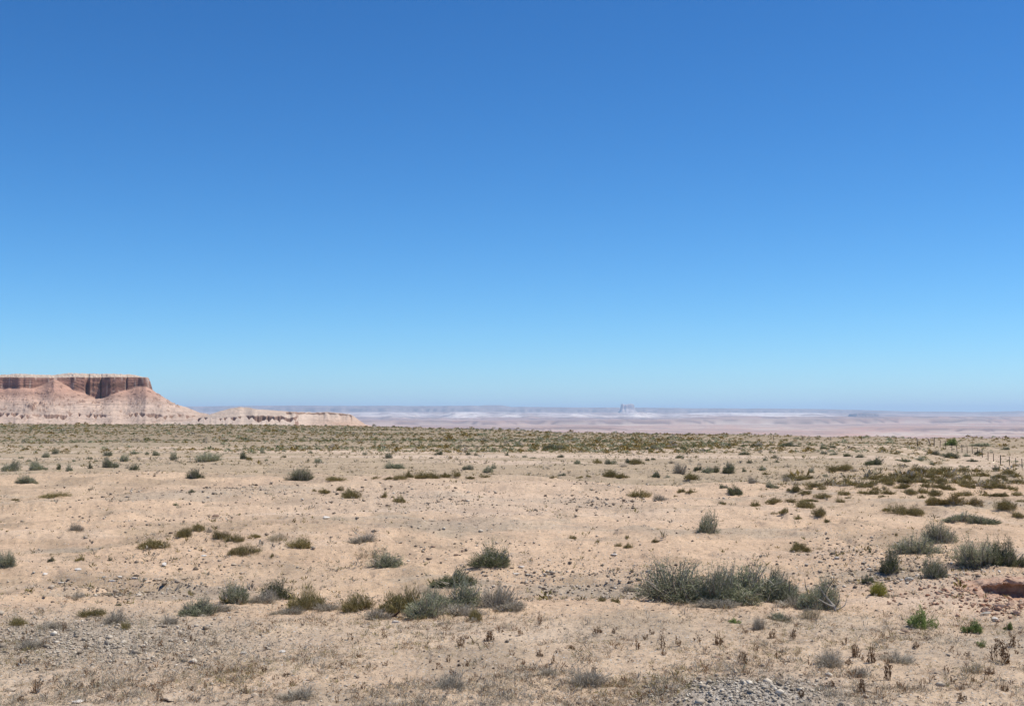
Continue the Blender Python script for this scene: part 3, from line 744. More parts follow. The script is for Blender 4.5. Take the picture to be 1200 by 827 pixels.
# ------------------------------------------------------------------ inventory of the plants (pixels of the photo: centre x, foot y, width, height)
# nearer plants, each described by hand; the last field is the name it goes by when it serves as a landmark
BIG = [
 ('sage', 800, 705, 98, 44, "fine leaved green sagebrush, low left part of the biggest sagebrush clump", None),
 ('sage', 880, 709, 108, 62, "biggest sagebrush, tall and grey green, in the middle of its clump", "the biggest sagebrush"),
 ('sage', 838, 708, 56, 46, "grey green sagebrush filling the dip left of the biggest sagebrush", None),
 ('dark', 905, 700, 56, 50, "dark green shrub rising behind the right shoulder of the biggest sagebrush", None),
 ('sage', 925, 706, 44, 46, "grey sagebrush squeezed between the biggest sagebrush and the woody trunked one", None),
 ('sage', 961, 716, 46, 58, "upright sagebrush with bare woody trunk, right end of the biggest clump", "the woody trunked sagebrush"),
 ('sage', 831, 626, 28, 29, "lone round two lobed sagebrush with black shadow on bare sand", "the lone two lobed sagebrush"),
 ('dark', 579, 664, 50, 37, "dark green pointed shrub alone on sand above the centre clump", "the dark pointed shrub"),
 ('dark', 530, 688, 52, 34, "dark green dome shaped shrub rising behind the centre clump", "the dark dome shrub"),
 ('olive', 460, 721, 36, 34, "olive and straw coloured shrub at left end of the centre clump", None),
 ('sage', 498, 725, 52, 42, "grey green shrub with pale dead stems at its foot in centre clump", "the centre clump"),
 ('sage', 545, 712, 38, 38, "sparse grey green shrub just below the dark dome shrub", None),
 ('dead', 582, 714, 46, 42, "greyish half dead shrub at right end of the centre clump", None),
 ('dead', 540, 722, 60, 16, "low tangle of bare grey twigs in front of the centre clump", None),
 ('olive', 556, 728, 18, 20, "small olive tuft standing in front of the centre clump", None),
 ('dark', 609, 709, 11, 8, "tiny dark shrub just right of the centre clump", None),
 ('olive', 356, 715, 44, 40, "bushy olive green shrub at right end of the left foreground row", "the bushy olive shrub"),
 ('dark', 324, 702, 38, 22, "low dark shrub pressed against the bushy olive shrub", None),
 ('sage', 272, 708, 36, 29, "rounded sagebrush midway along the left foreground row", "the left foreground row"),
 ('dead', 302, 707, 42, 15, "pale dead twigs between the rounded sagebrush and the low dark shrub", None),
 ('sage', 229, 722, 48, 29, "grey green sprawling shrub at left end of the left foreground row", "the sprawling grey shrub"),
 ('dead', 197, 732, 22, 15, "dead grey shrub at foot of the sprawling grey green shrub, left side", None),
 ('dead', 380, 716, 50, 12, "low grey dead twigs just right of the bushy olive shrub", None),
 ('olive', 416, 717, 32, 29, "thin olive shrub between the bushy olive shrub and centre clump", "the thin olive shrub"),
 ('sage', 1105, 636, 54, 27, "green domed shrub directly behind the pale domed sagebrush at right", "the green domed shrub"),
 ('sage', 1080, 650, 58, 27, "pale grey domed sagebrush at right, in front of the green domed shrub", "the pale domed sagebrush"),
 ('sage', 1097, 678, 30, 36, "brownish sagebrush hanging below the right side of the pale dome", None),
 ('dark', 1045, 672, 27, 27, "rounded dark grey shrub on stones left of the pale domed sagebrush", "the rounded dark grey shrub"),
 ('dark', 1019, 684, 18, 14, "small dark shrub at lower left of the rounded dark grey shrub", None),
 ('ball', 1031, 699, 19, 18, "bright yellow green ball shaped snakeweed on sand", "the yellow green ball"),
 ('sage', 1152, 664, 46, 42, "large dark sagebrush at right edge, its left half", None),
 ('dark', 1184, 664, 50, 38, "large dark shrub touching the right edge of the picture", "the large dark shrub at the right edge"),
 ('sage', 1128, 612, 36, 16, "left lobe of the low sage green pair below the rusty grass", None),
 ('sage', 1157, 614, 38, 17, "right lobe of the low sage green pair below the rusty grass", "the low sage green pair"),
 ('olive', 1068, 604, 50, 17, "wide olive grass clump left of the rusty grass at right", "the wide olive clump"),
 ('rust', 1100, 593, 28, 12, "rusty brown grass clump, leftmost of three in a row", None),
 ('rust', 1120, 593, 30, 15, "rusty brown grass clump, middle of three in a row", "the rusty grass row"),
 ('rust', 1143, 592, 26, 13, "rusty brown grass clump, rightmost of three in a row", None),
 ('olive', 1182, 601, 32, 16, "thick olive clump near the right edge above the low sage pair", None),
 ('olive', 1196, 607, 18, 10, "small olive clump cut by the right edge", None),
 ('olive', 1039, 599, 13, 9, "little olive tuft left of the wide olive clump", None),
 ('sage', 4, 667, 22, 25, "green bush cut off by the left edge of the picture", "the bush at the left edge"),
 ('dead', 88, 622, 20, 14, "grey bare shrub standing alone on sand at left", "the lone bare grey shrub"),
 ('olive', 62, 584, 44, 11, "long flat olive grass clump alone on tan soil at left", "the long flat olive clump"),
 ('sage', 28, 567, 28, 16, "pale grey green sagebrush near the left edge, above the flat olive clump", "the pale sagebrush near the left edge"),
 ('dark', 353, 563, 40, 15, "large dark green shrub just behind the sand crest", "the dark shrub behind the crest"),
 ('dark', 228, 561, 25, 12, "dark green rounded shrub on tan flat left of the large dark shrub", "the rounded green shrub"),
 ('olive', 215, 631, 20, 15, "left of two olive tufts side by side on sand", None),
 ('olive', 231, 623, 20, 11, "right of two olive tufts side by side on sand", None),
 ('olive', 258, 632, 22, 14, "olive tuft at upper left of the large olive patch on sand", None),
 ('olive', 274, 636, 24, 14, "olive tuft in the middle of the large olive patch", "the large olive patch"),
 ('olive', 281, 651, 44, 17, "broad dark olive tuft in front of the large olive patch", None),
 ('olive', 299, 630, 16, 10, "little olive tuft at upper right of the large olive patch", None),
 ('olive', 352, 643, 30, 17, "olive tuft right of the large olive patch", "the single olive tuft"),
 ('straw', 324, 634, 24, 13, "thin straw coloured tuft between the olive patch and single olive tuft", None),
 ('olive', 176, 643, 36, 14, "thin sparse olive tuft on sand left of the two side by side", None),
 ('dead', 424, 637, 44, 16, "sparse grey tuft above the low grey green one, left of centre", None),
 ('sage', 452, 665, 38, 21, "low grey green shrub left of the dark dome shrub on sand", "the low grey green shrub"),
 ('straw', 432, 655, 26, 12, "pale straw tuft at left of the low grey green shrub", None),
 ('olive', 752, 584, 28, 14, "dark olive tuft on open sand, biggest of the middle group", "the middle olive group"),
 ('dead', 775, 587, 22, 12, "greyish olive tuft on the right side of the middle olive group", None),
 ('olive', 799, 578, 14, 10, "left of two joined olive tufts on sand behind the lone sagebrush", None),
 ('olive', 809, 579, 12, 8, "right of two joined olive tufts on sand behind the lone sagebrush", None),
 ('olive', 941, 647, 24, 16, "dark olive tuft alone on sand behind the woody trunked sagebrush", "the lone olive tuft"),
 ('straw', 961, 644, 10, 6, "tiny straw tuft at the right of the lone olive tuft", None),
 ('dark', 862, 580, 24, 20, "dark bushy shrub at the sand's edge, behind the lone sagebrush", "the dark bushy shrub"),
 ('sage', 848, 572, 13, 11, "bright green shrub touching the left of the dark bushy shrub", None),
 ('dead', 883, 566, 19, 12, "pale grey twiggy shrub right behind the dark bushy shrub", None),
 ('sage', 905, 572, 18, 11, "sage green shrub right of the pale twiggy one", None),
 ('dark', 1028, 545, 29, 13, "big dark olive dome on the far right flat", "the dark olive dome"),
 ('dark', 648, 527, 30, 9, "wide dark brown green shrub far off near the plain's edge", "the wide far shrub"),
 ('dark', 925, 523, 30, 6, "long low dark shrub at the edge of the plain", "the long low far shrub"),
 ('dark', 1095, 533, 20, 8, "left of two dark green shrubs below the fence", None),
 ('dark', 1115, 537, 28, 9, "right of two dark green shrubs below the fence", "the dark pair below the fence"),
 ('green', 1118, 522, 24, 11, "bright green thicket behind the fence's corner posts", "the thicket behind the fence"),
 ('sage', 830, 562 - 8, 16, 14, "dark green shrub, left of three on the flat right of centre", None),
 ('dark', 838, 554, 14, 13, "dark green shrub, middle of three on the flat right of centre", "the trio right of centre"),
 ('dark', 854, 555, 22, 12, "sloping olive dark shrub, right of three on the flat", None),
 ('dark', 770, 559, 13, 13, "round dark green shrub on the flat above the middle olive group", "the round dark shrub"),
 ('dead', 797, 556, 20, 15, "pale grey shrub right of the round dark green one", None),
 ('olive', 811, 562, 21, 10, "fresh olive mound below the pale grey shrub", None),
 ('sage', 456, 537, 11, 9, "small upright green shrub above a wider one, left of centre", None),
 ('sage', 460, 550, 26, 11, "wider grey green shrub behind the olive hedge row", "the shrub behind the hedge row"),
 ('green', 1086, 738, 42, 30, "tall leafy green weed, largest of those below the clay bank", "the tall green weed"),
 ('green', 1143, 742, 36, 22, "sparse leafy green weed between the largest one and the hollow", "the middle green weed"),
 ('green', 1151, 758, 18, 10, "small low green weed, nearest of those below the clay bank", None),
 ('green', 1185, 738, 16, 13, "small green weed just below the dark hollow at right edge", None),
 ('straw', 952, 727, 24, 18, "yellowish dry grass tuft at foot of the woody trunked sagebrush", "the yellowish grass tuft"),
 ('sage', 918, 728, 26, 14, "small grey green plant left of the yellowish dry grass tuft", None),
 ('dead', 890, 738, 18, 18, "grey twiggy plant with dark brown base below the biggest sagebrush", "the grey plant with dark base"),
 ('green', 862, 731, 18, 9, "low pale green weed left of the grey plant with dark base", None),
 ('dead', 738, 694, 18, 12, "grey tuft at left foot of the fine leaved sagebrush", None),
 ('olive', 706, 704, 12, 8, "left of two tiny green tufts left of the fine leaved sagebrush", None),
 ('olive', 722, 705, 14, 9, "right of two tiny green tufts left of the fine leaved sagebrush", None),
 ('dead', 86, 703, 22, 11, "dark grey dead cushion on sand, lower left", "the dead grey cushion"),
 ('dead', 131, 698, 30, 6, "flat grey dead mat right of the dead grey cushion", None),
 ('olive', 107, 723, 30, 14, "olive tuft in the dry strip below the flat grey mat", None),
 ('dead', 129, 732, 30, 24, "tall pale dead shrub in the dry strip at left", "the tall pale dead shrub"),
 ('olive', 146, 739, 12, 18, "yellowish upright tuft at right of the tall pale dead shrub", None),
 ('olive', 18, 734, 20, 13, "greenish tuft in the dry strip near the left edge", None),
 ('dead', 56, 737, 40, 12, "low spreading grey shrub in the dry strip, left", None),
 ('dead', 525, 809, 44, 20, "small grey dead shrub at the bottom left of centre", "the small grey dead shrub"),
 ('dead', 690, 806, 60, 26, "wide grey dead shrub at the bottom right of centre", "the wide grey dead shrub"),
 ('dead', 28, 762, 36, 14, "grey dead mat on gravel at the left edge", "the grey mat at the left edge"),
 ('dead', 645, 792, 26, 12, "small dead grey shrub left of the wide grey dead shrub", None),
 ('dead', 976, 782, 40, 24, "grey dead shrub with brown heart at lower right", "the brown hearted dead shrub"),
 ('dead', 1056, 778, 44, 14, "low dead grey shrub in the lower right corner area", None),
 ('dead', 1010, 794, 30, 16, "dead grey shrub right of the brown hearted one", None),
 ('dead', 345, 822, 50, 18, "grey dead tuft cut by the bottom edge, left of centre", None),
 ('dead', 250, 718, 44, 14, "flat grey twigs between the sprawling grey shrub and the rounded sagebrush", None),
 ('dead', 336, 720, 44, 12, "grey litter of twigs in front of the bushy olive shrub", None),
 ('dead', 442, 725, 34, 12, "grey twigs between the thin olive shrub and the centre clump", None),
 ('dead', 600, 718, 34, 14, "grey brown twigs at right foot of the centre clump", None),
 ('sage', 520, 712, 36, 30, "pale grey green shrub in the very middle of the centre clump", None),
 ('olive', 478, 716, 34, 34, "straw tipped olive shrub between two others, left in the centre clump", None),
 ('dead', 845, 714, 60, 14, "bleached twigs in front of the biggest sagebrush", None),
 ('dead', 930, 712, 40, 16, "bleached twigs between the biggest sagebrush and the woody trunked one", None),
 ('straw', 1146, 789, 22, 14, "straw coloured bushy tuft in the lower right corner area", "the straw tuft at lower right"),
]
MARKS = [(px, py, mark) for (k, px, py, w, h, lb, mark) in BIG if mark]
for (k, px, py, w, h, lb, mark) in BIG:
    put_plant(k, px, py, w, h, lb, mark)

# the bare trunk of the sagebrush at the right end of the biggest clump
for r in PLANTS:
    if r['mark'] == "the woody trunked sagebrush":
        tp = np.array([[[.30, -.42, -.03], [.27, -.40, .10], [.18, -.34, .24], [.06, -.22, .45], [-.04, -.10, .70]],
                       [[.27, -.40, .08], [.34, -.42, .18], [.38, -.42, .30], [.40, -.38, .42], [.38, -.34, .55]],
                       [[.26, -.40, .10], [.14, -.42, .16], [.02, -.42, .24], [-.10, -.36, .34], [-.16, -.30, .46]],
                       [[.31, -.42, .02], [.42, -.46, .08], [.50, -.48, .16], [.54, -.46, .26], [.56, -.44, .36]]])
        tp = tp * np.array([.80, .62, .55]) + np.array([.06, 0, 0])
        tv, tf = tubes(tp, np.array([[.040, .034, .028, .020, .010], [.022, .018, .014, .010, .005], [.022, .018, .014, .010, .005], [.018, .014, .011, .008, .004]]))
        link("trunk", mesh_np("trunk", tv, tf, [M['wood']]), parent=r['o'])

# smaller plants: described afterwards from what stands next to them
SMALL = {
 'sage': [(10,552,24,17),(52,536,11,11),(63,532,9,9),(43,551,22,15),(81,552,9,13),(126,548,22,16),(125,534,14,9),(145,541,13,14),(157,532,14,8),(182,534,11,9),(172,533,7,7),(202,539,10,13),
  (241,541,34,14),(307,531,8,8),(312,540,6,5),(333,529,6,5),(363,531,7,6),(372,543,12,10),(467,549,14,8),(548,551,18,8),(571,554,15,11),(579,549,8,12),(625,537,10,4),(676,544,10,8),(720,544,8,10),
  (659,558,12,9),(767,526,10,8),(894,551,14,9),(897,540,7,6),(907,537,10,7),(952,554,9,8),(966,532,10,7),(978,533,12,6),(1008,536,12,7),(968,559,9,7),(1150,523,30,6),(1180,527,10,6),(781,560,10,9),
  (1078,540,16,8),(1135,535,10,6),(615,536,8,5),(386,528,6,4),(427,533,7,7),(24,537,8,6),(33,541,7,6),(86,541,7,5),(112,541,7,5),(930,577,10,7)],
 'dark': [(68,550,8,13),(104,538,8,7),(105,549,8,9),(156,551,14,11),(284,538,11,14),(333,536,5,5),(361,540,4,4),(515,533,13,7),(505,537,6,4),(549,533,10,4),(558,534,5,6),(594,534,7,5),(657,536,10,6),
  (723,527,15,4),(757,527,13,5),(713,544,10,10),(737,543,10,10),(766,539,8,6),(759,540,6,6),(798,537,14,6),(805,532,4,4),(818,552,13,9),(872,553,8,8),(879,543,8,7),(872,533,18,5),(911,542,7,5),(886,523,16,4),
  (966,526,14,6),(977,525,10,5),(994,535,14,6),(1059,541,22,6),(1093,545,10,5),(1142,541,16,5),(1148,533,14,8),(1169,552,9,11),(58,658,10,10),(1020,648,6,9),(846,590,8,6),(224,577,11,6),(205,591,8,5),(128,657,6,8),(138,709,8,6),(29,527,9,4),(700,530,8,4)],
 'olive': [(292,539,9,8),(391,564,27,7),(368,576,6,7),(380,579,16,12),(398,575,10,8),(410,584,28,15),(440,562,14,8),(455,562,16,8),(468,562,18,10),(479,560,14,12),(494,560,20,11),(507,561,18,12),(522,560,14,13),(535,559,14,9),(551,560,12,7),(568,561,16,6),
  (450,583,9,11),(467,588,16,12),(701,543,13,8),(746,544,20,9),(715,559,22,10),(727,560,18,9),(735,560,8,6),(680,560,10,5),(690,560,8,5),(647,560,8,5),(743,582,9,6),(792,583,6,4),(944,580,16,10),(931,577,18,11),(955,571,20,8),(966,584,26,8),(925,562,24,9),(942,563,22,9),(898,556,10,6),
  (978,552,20,9),(992,553,22,10),(1080,554,26,10),(1102,556,28,11),(1131,553,18,8),(1147,553,10,8),(1185,556,20,8),(886,594,16,12),(908,590,20,10),(928,589,14,8),(944,596,26,14),(962,606,20,14),(920,602,14,12),(848,592,8,7),(1051,629,5,6),(93,656,14,9),(908,604,10,8),(936,608,10,8),(970,612,10,8),(735,630,8,9),(671,632,10,6),(725,640,10,7),(768,636,10,9),(736,642,12,9),(700,637,6,6),(16,586,10,5)],
 'dead': [(295,568,9,4),(539,545,6,8),(730,548,12,6),(787,543,9,7),(809,541,7,7),(922,564,14,9),(1003,553,16,6),(1062,579,8,5),(206,541,8,5),(245,624,10,6),(148,549,8,6),(640,549,10,4),(820,545,8,6),(1123,563,14,6),(990,570,16,6)],
}
# the olive grass field at right, in rows
rng = np.random.default_rng(5)
field = []
for row, (y0, x0, x1, n) in enumerate(((560, 1010, 1198, 10), (567, 965, 1198, 14), (573, 1000, 1196, 13), (579, 985, 1110, 7), (582, 1120, 1198, 6))):
    for i in range(n):
        field.append((x0 + (x1 - x0) * (i + .5) / n + rng.uniform(-6, 6), y0 + rng.uniform(-2, 2), rng.uniform(13, 22), rng.uniform(7, 11)))
for i in range(34):
    field.append((rng.uniform(930, 1198), rng.uniform(556, 590), rng.uniform(9, 17), rng.uniform(5, 9)))
SMALL['olive'] += field
for kind, rows in SMALL.items():
    for (px, py, w, h) in rows:
        put_plant(kind, px, py, w, h)
# dry brown weeds of the foreground: the ones that stand out
WEEDS = [(777,760,11,22),(795,758,9,18),(747,762,10,18),(757,750,8,10),(842,756,14,20),(695,797,14,22),(647,778,8,14),(752,826,10,16),(817,752,10,16),(720,742,9,12),(1177,778,22,34),(1191,760,14,20),(1160,790,12,12),
 (1041,797,12,30),(1022,778,14,24),(1003,770,16,20),(1012,812,14,22),(1082,806,9,18),(1128,822,14,14),(1055,806,14,10),(990,755,10,12),(930,748,8,16),(931,750,7,18),(905,748,12,12),(872,778,14,20),(912,772,10,10),
 (975,806,14,14),(940,818,12,14),(186,823,10,16),(174,787,6,12),(189,806,5,14),(41,812,12,20),(45,802,8,16),(108,806,16,12),(92,808,10,10),(72,820,10,12),(53,816,8,12),(22,824,14,10),(140,822,10,8),(286,812,12,14),(240,806,6,12),(358,778,10,10),
 (341,804,8,12),(505,776,6,8),(540,757,12,14),(575,752,16,16),(610,745,10,12),(632,770,12,10),(566,797,10,8),(600,768,8,10),(548,781,9,14),(700,742,16,10),(632,734,8,22),(668,760,14,8),(450,748,8,10),(420,770,8,10),(310,762,10,8),(252,790,9,9),(215,770,8,9),(890,800,10,8),(1100,745,10,8),(1075,760,12,10),(1110,790,10,14),(1180,810,14,12)]
rng = np.random.default_rng(8)
for i in range(70):
    px = rng.uniform(5, 1195); py = rng.uniform(735, 824)
    if 790 < px < 950 and py > 796: continue
    WEEDS.append((px, py, rng.uniform(6, 11), rng.uniform(7, 13)))
for (px, py, w, h) in WEEDS:
    put_plant('brown', px, py, w, h)

# ---- labels from what stands nearest
SHADE = dict(sage="grey green", dark="dark green", olive="olive", dead="grey dead", brown="dry brown", straw="straw coloured")
NOUN = dict(sage="shrub", dark="shrub", olive="grass tuft", dead="shrub", brown="weed", straw="tuft")
ORD = ["first", "second", "third", "fourth", "fifth", "sixth", "seventh", "eighth", "ninth", "tenth", "eleventh", "twelfth"]
MARKS2 = MARKS + [(868, 815, "the gravel heap"), (1172, 695, "the dark hollow"), (460, 724, "the dead branch"), (20, 722, "the bush at the left edge") if False else (186, 819, "the tan bottom stone")]
buckets = {}
for r in PLANTS:
    if r['label']: continue
    best = None
    for (mx, my, nm) in MARKS2:
        dx, dy = r['px'] - mx, (r['py'] - my) * (3.0 if r['py'] < 600 else 1.8)
        dd = math.hypot(dx, dy)
        if best is None or dd < best[0]: best = (dd, dx, dy, nm)
    dd, dx, dy, nm = best
    rel = ("right of" if dx > 0 else "left of") if abs(dx) > abs(dy) else ("below" if dy > 0 else "above")
    buckets.setdefault((r['kind'], rel, nm), []).append((dd, r))
for (kind, rel, nm), lst in buckets.items():
    lst.sort(key=lambda t: t[0])
    for i, (dd, r) in enumerate(lst):
        size = "small " if r['w'] < 16 else ""
        if len(lst) == 1:
            r['o']["label"] = f"{size}{SHADE[kind]} {NOUN[kind]} {rel} {nm}"
        else:
            o = ORD[i] if i < len(ORD) else f"{i + 1}th"
            r['o']["label"] = f"{SHADE[kind]} {NOUN[kind]}, {o} one {rel} {nm}"

# ------------------------------------------------------------------ stones
def stone_mesh(seed, mat, sub=2, flat=.6):
    import bmesh
    bm = bmesh.new(); bmesh.ops.create_icosphere(bm, subdivisions=sub, radius=.5)
    rng = np.random.default_rng(seed)
    planes = [(Vector(rng.normal(size=3)).normalized(), rng.uniform(.17, .36)) for _ in range(11)]
    for v in bm.verts:
        for n_, d_ in planes:
            s = v.co.dot(n_) - d_
            if s > 0: v.co -= n_ * s * .92
        v.co += Vector(rng.normal(size=3)) * .012
        v.co.z *= flat
    me = bpy.data.meshes.new("stone"); bm.to_mesh(me); bm.free(); me.materials.append(M[mat])
    return me
STONE = {}
def put_stone(px, py, w, h, mat, label, group=None, name="stone"):
    key = (mat, random.randrange(5))
    if key not in STONE: STONE[key] = stone_mesh(300 + key[1] * 13 + hash_name(mat), mat)
    x, y, z = at(px, py)
    if BANK_BVH is not None:
        hit = BANK_BVH.ray_cast(Vector((0, 0, EYE)), Vector(ray(px, py)).normalized())
        if hit[0] is not None: x, y, z = hit[0].x, hit[0].y - w * y / F * .3, hit[0].z - .01
    k = y / F
    o = link(name, STONE[key], loc=(x, y + w * k * .3, z + h * k * .32))
    o.scale = (w * k * 1.1, w * k * .85, h * k * 1.2); o.rotation_euler = (random.uniform(-.15, .15), random.uniform(-.15, .15), random.uniform(0, 6.28) if abs(w - h) < 4 else random.uniform(-.3, .3))
    tag(o, label, "stone", group)
    return o
STONES = [
 (463,730,11,5,'white',"flat white stone beside the dead branch"), (192,664,10,8,'white',"upright white stone on sand at left"), (185,681,11,6,'tan',"pale tan stone below the upright white stone"),
 (251,607,11,7,'brownstone',"brown faceted stone with black shadow on far sand"), (381,608,10,5,'white',"bright flat stone on sand beyond the single olive tuft"), (1131,667,9,8,'white',"bright white stone between two sagebrush at right"),
 (1172,671,7,5,'white',"small white stone below the large dark shrub at right"), (1067,681,14,9,'greystone',"grey stone with black shadow, biggest right of the yellow ball"), (1057,681,8,5,'white',"pale flat stone left of the biggest grey stone"),
 (1166,729,11,9,'white',"white chalky stone in front of the dark hollow"), (1156,722,14,7,'greystone',"pale grey slab just below the clay bank"), (508,611,12,5,'tan',"flat tan slab on open sand near the middle"), (196,822,22,10,'tan',"large tan stone at the bottom edge, left"),
 (88,824,16,5,'white',"flat white stone at the bottom left edge"), (297,817,12,7,'tan',"pinkish tan stone on the bottom edge, right of the large tan one"), (284,766,12,7,'greystone',"grey stone with dark side among weeds, left of centre"), (1062,742,14,6,'brownstone',"flat brown stone left of the tall green weed"), (10,810,18,5,'tan',"flat tan stone in the bottom left corner"),
 (840,771,10,4,'brownstone',"dark flat stone on bare sand below the grey plant with dark base"), (855,772,7,5,'brownstone',"small dark stone right of the flat dark one"),
 (52,673,9,4,'white',"pale stone left of the row of pale stones"), (130,683,9,5,'white',"pale stone with dark side at left end of the row"), (122,678,7,4,'greystone',"small grey stone above the left end of the row"), (140,677,6,4,'white',"white chip above the row of pale stones"),
 (156,679,9,4,'white',"flat white stone in the middle of the row"), (168,681,8,5,'greystone',"grey stone near the right end of the row"), (70,684,9,4,'white',"pale flat stone at far left of the stony strip"), (80,680,7,4,'greystone',"grey chip in the left stony strip"),
 (90,669,10,5,'white',"white stone high in the left stony strip"), (40,671,6,4,'greystone',"grey pebble near the bush at the left edge"), (238,652,8,4,'white',"white chip just below the large olive patch"), (275,662,9,4,'tan',"tan flat stone below the broad dark olive tuft"),
 (719,651,10,5,'white',"white flat stone on open sand left of the lone sagebrush"), (610,666,10,5,'white',"white stone on stony sand right of the dark pointed shrub"), (604,674,9,5,'white',"pale stone below the white one on stony sand"), (640,701,12,7,'white',"pale stone right of the centre clump"),
 (620,675,8,4,'greystone',"grey stone right of the pale one on stony sand"), (541,648,6,4,'brownstone',"dark stone above the dark dome shrub"), (535,651,7,4,'brownstone',"dark stone left of another above the dark dome shrub"), (507,643,8,5,'brownstone',"lone dark stone on sand above the centre clump"),
 (760,672,8,4,'white',"white chip behind the fine leaved sagebrush"), (748,680,9,4,'white',"pale flat stone behind the fine leaved sagebrush"), (981,655,9,5,'white',"pale stone on the right stony slope, left part"), (1012,658,8,5,'greystone',"grey stone on the right stony slope above the small dark shrub"),
 (1019,668,9,5,'white',"pale stone right beside the rounded dark grey shrub"), (1116,662,8,5,'white',"pale stone right of the brownish sagebrush"), (1110,672,7,4,'tan',"tan stone close below the brownish sagebrush"), (1118,684,9,5,'tan',"tan stone on the clay slope left of the hollow"),
 (945,664,7,4,'greystone',"small grey stone behind the woody trunked sagebrush"), (443,755,9,4,'tan',"tan stone in the weeds below the dead branch"), (425,735,8,4,'tan',"tan stone left of the dead branch"), (330,765,9,5,'white',"white chip among weeds right of the grey stone"),
]
for (px, py, w, h, m_, lb) in STONES: put_stone(px, py, w, h, m_, lb, "stones lying on the desert floor")

# ------------------------------------------------------------------ clay bank with a hollow, and its clods

def clay_bank():
    xs = np.linspace(-.80, .80, 150)
    prof_y = np.array([.74, .50, .32, .22, .225, .34, .42, .41, .22, -.05, -.35, -.78])
    prof_z = np.array([.0, .04, .08, .06, .02, -.02, -.10, -.20, -.235, -.215, -.17, 0])
    nat_y = np.linspace(.74, -.78, 12)
    s = np.linspace(0, 11, 110); i0 = np.arange(12)
    py_, pz_, ny_ = np.interp(s, i0, prof_y), np.interp(s, i0, prof_z), np.interp(s, i0, nat_y)
    XX, S = np.meshgrid(xs, s)
    cav = np.exp(-(np.abs((XX - .02 + .06 * vn(XX * 5, 0 * XX, 501)) / .47)) ** 5)
    yl = ny_[:, None] * (1 - cav) + (py_[:, None] + .07 * vn(XX * 6, 0 * XX, 503) * (S > 1) * (S < 8)) * cav
    zr = ground_z(XX + BANK_X, yl + BANK_Y)
    pz_ = pz_[:, None] - .10 * (XX / .47) ** 4 * ss(1, 2, S) * (1 - ss(4.5, 6, S))
    z = zr + .012 * np.sin(np.pi * S / 11) + pz_ * cav * (.85 + .25 * vn(XX * 4, 0 * XX, 505))
    rough = (.055 * fbm(XX * 8, S * 1.2, 511, 5, .65)) * np.sin(np.pi * S / 11) ** .5
    z = z + rough * (.35 + .65 * cav); yl = yl + rough * .9 * cav
    V = np.stack([XX + BANK_X, yl + BANK_Y, z], -1).reshape(-1, 3)
    me = mesh_np("clay_bank", V, grid_faces(*XX.shape), [M['claybank']], smooth=False)
    o = link("clay_bank", me)
    global BANK_BVH
    from mathutils.bvhtree import BVHTree
    BANK_BVH = BVHTree.FromPolygons([tuple(v) for v in V.tolist()], [tuple(f) for f in grid_faces(*XX.shape).tolist()])
    tag(o, "crumbling red clay bank with a dark hollow under its rim", "bank", kind="structure")
def claybank_mat():
    m, nt, bs, out = newmat("clay_bank")
    tc = N(nt, "ShaderNodeTexCoord")
    n = N(nt, "ShaderNodeTexNoise"); n.inputs["Scale"].default_value = 6; n.inputs["Detail"].default_value = 8; n.inputs["Roughness"].default_value = .7
    nt.links.new(tc.outputs["Object"], n.inputs["Vector"])
    r_ = ramp(nt, [(.3, (.36, .20, .135)), (.5, (.46, .30, .21)), (.7, (.54, .39, .285))]); nt.links.new(n.outputs[0], r_.inputs[0])
    nt.links.new(r_.outputs[0], bs.inputs["Base Color"])
    bp = N(nt, "ShaderNodeBump"); bp.inputs["Distance"].default_value = .04; nt.links.new(n.outputs[0], bp.inputs["Height"]); nt.links.new(bp.outputs[0], bs.inputs["Normal"])
    return m
M['claybank'] = claybank_mat()
clay_bank()
CL = [(1157,716,15,10),(1167,711,11,8),(1175,716,17,13),(1186,713,15,13),(1192,721,13,11),(1198,711,12,11),(1162,705,8,6),(1172,702,10,8),(1183,701,9,7),(1143,697,7,5),(1136,703,8,5),(1128,694,6,4),(1132,686,7,4),(1144,689,6,4),(1121,700,7,5),(1109,697,6,4),(1098,702,8,5),(1059,702,8,7),(1049,707,7,6),(1043,709,6,5),(1140,710,6,5),(1084,690,6,4),(1072,696,6,4)]
DARK = [i for i, c in enumerate(CL) if c[0] < 1065]
for i, (px, py, w, h) in enumerate(CL):
    if px < 1065: lb = ["dark red clod left of the clay slope, topmost of three", "dark red clod left of the clay slope, middle of three", "dark red clod left of the clay slope, lowest of three"][(1059, 1049, 1043).index(px)]
    elif px >= 1157: lb = "red clay clod lying in front of the dark hollow, " + {1157: "leftmost of the low row", 1167: "second of the low row", 1175: "middle of the low row", 1186: "third from the right", 1192: "lowest one, near the edge", 1198: "rightmost one", 1162: "left of the small upper three", 1172: "middle of the small upper three", 1183: "right of the small upper three"}[px]
    else: lb = f"pinkish clod on the clay slope, {ORD[sum(1 for c in CL if 1065 <= c[0] < 1157 and c[0] > px)]} one left of the hollow"
    put_stone(px, py, w, h, 'clay', lb, "clods of red clay", "clay_clod")

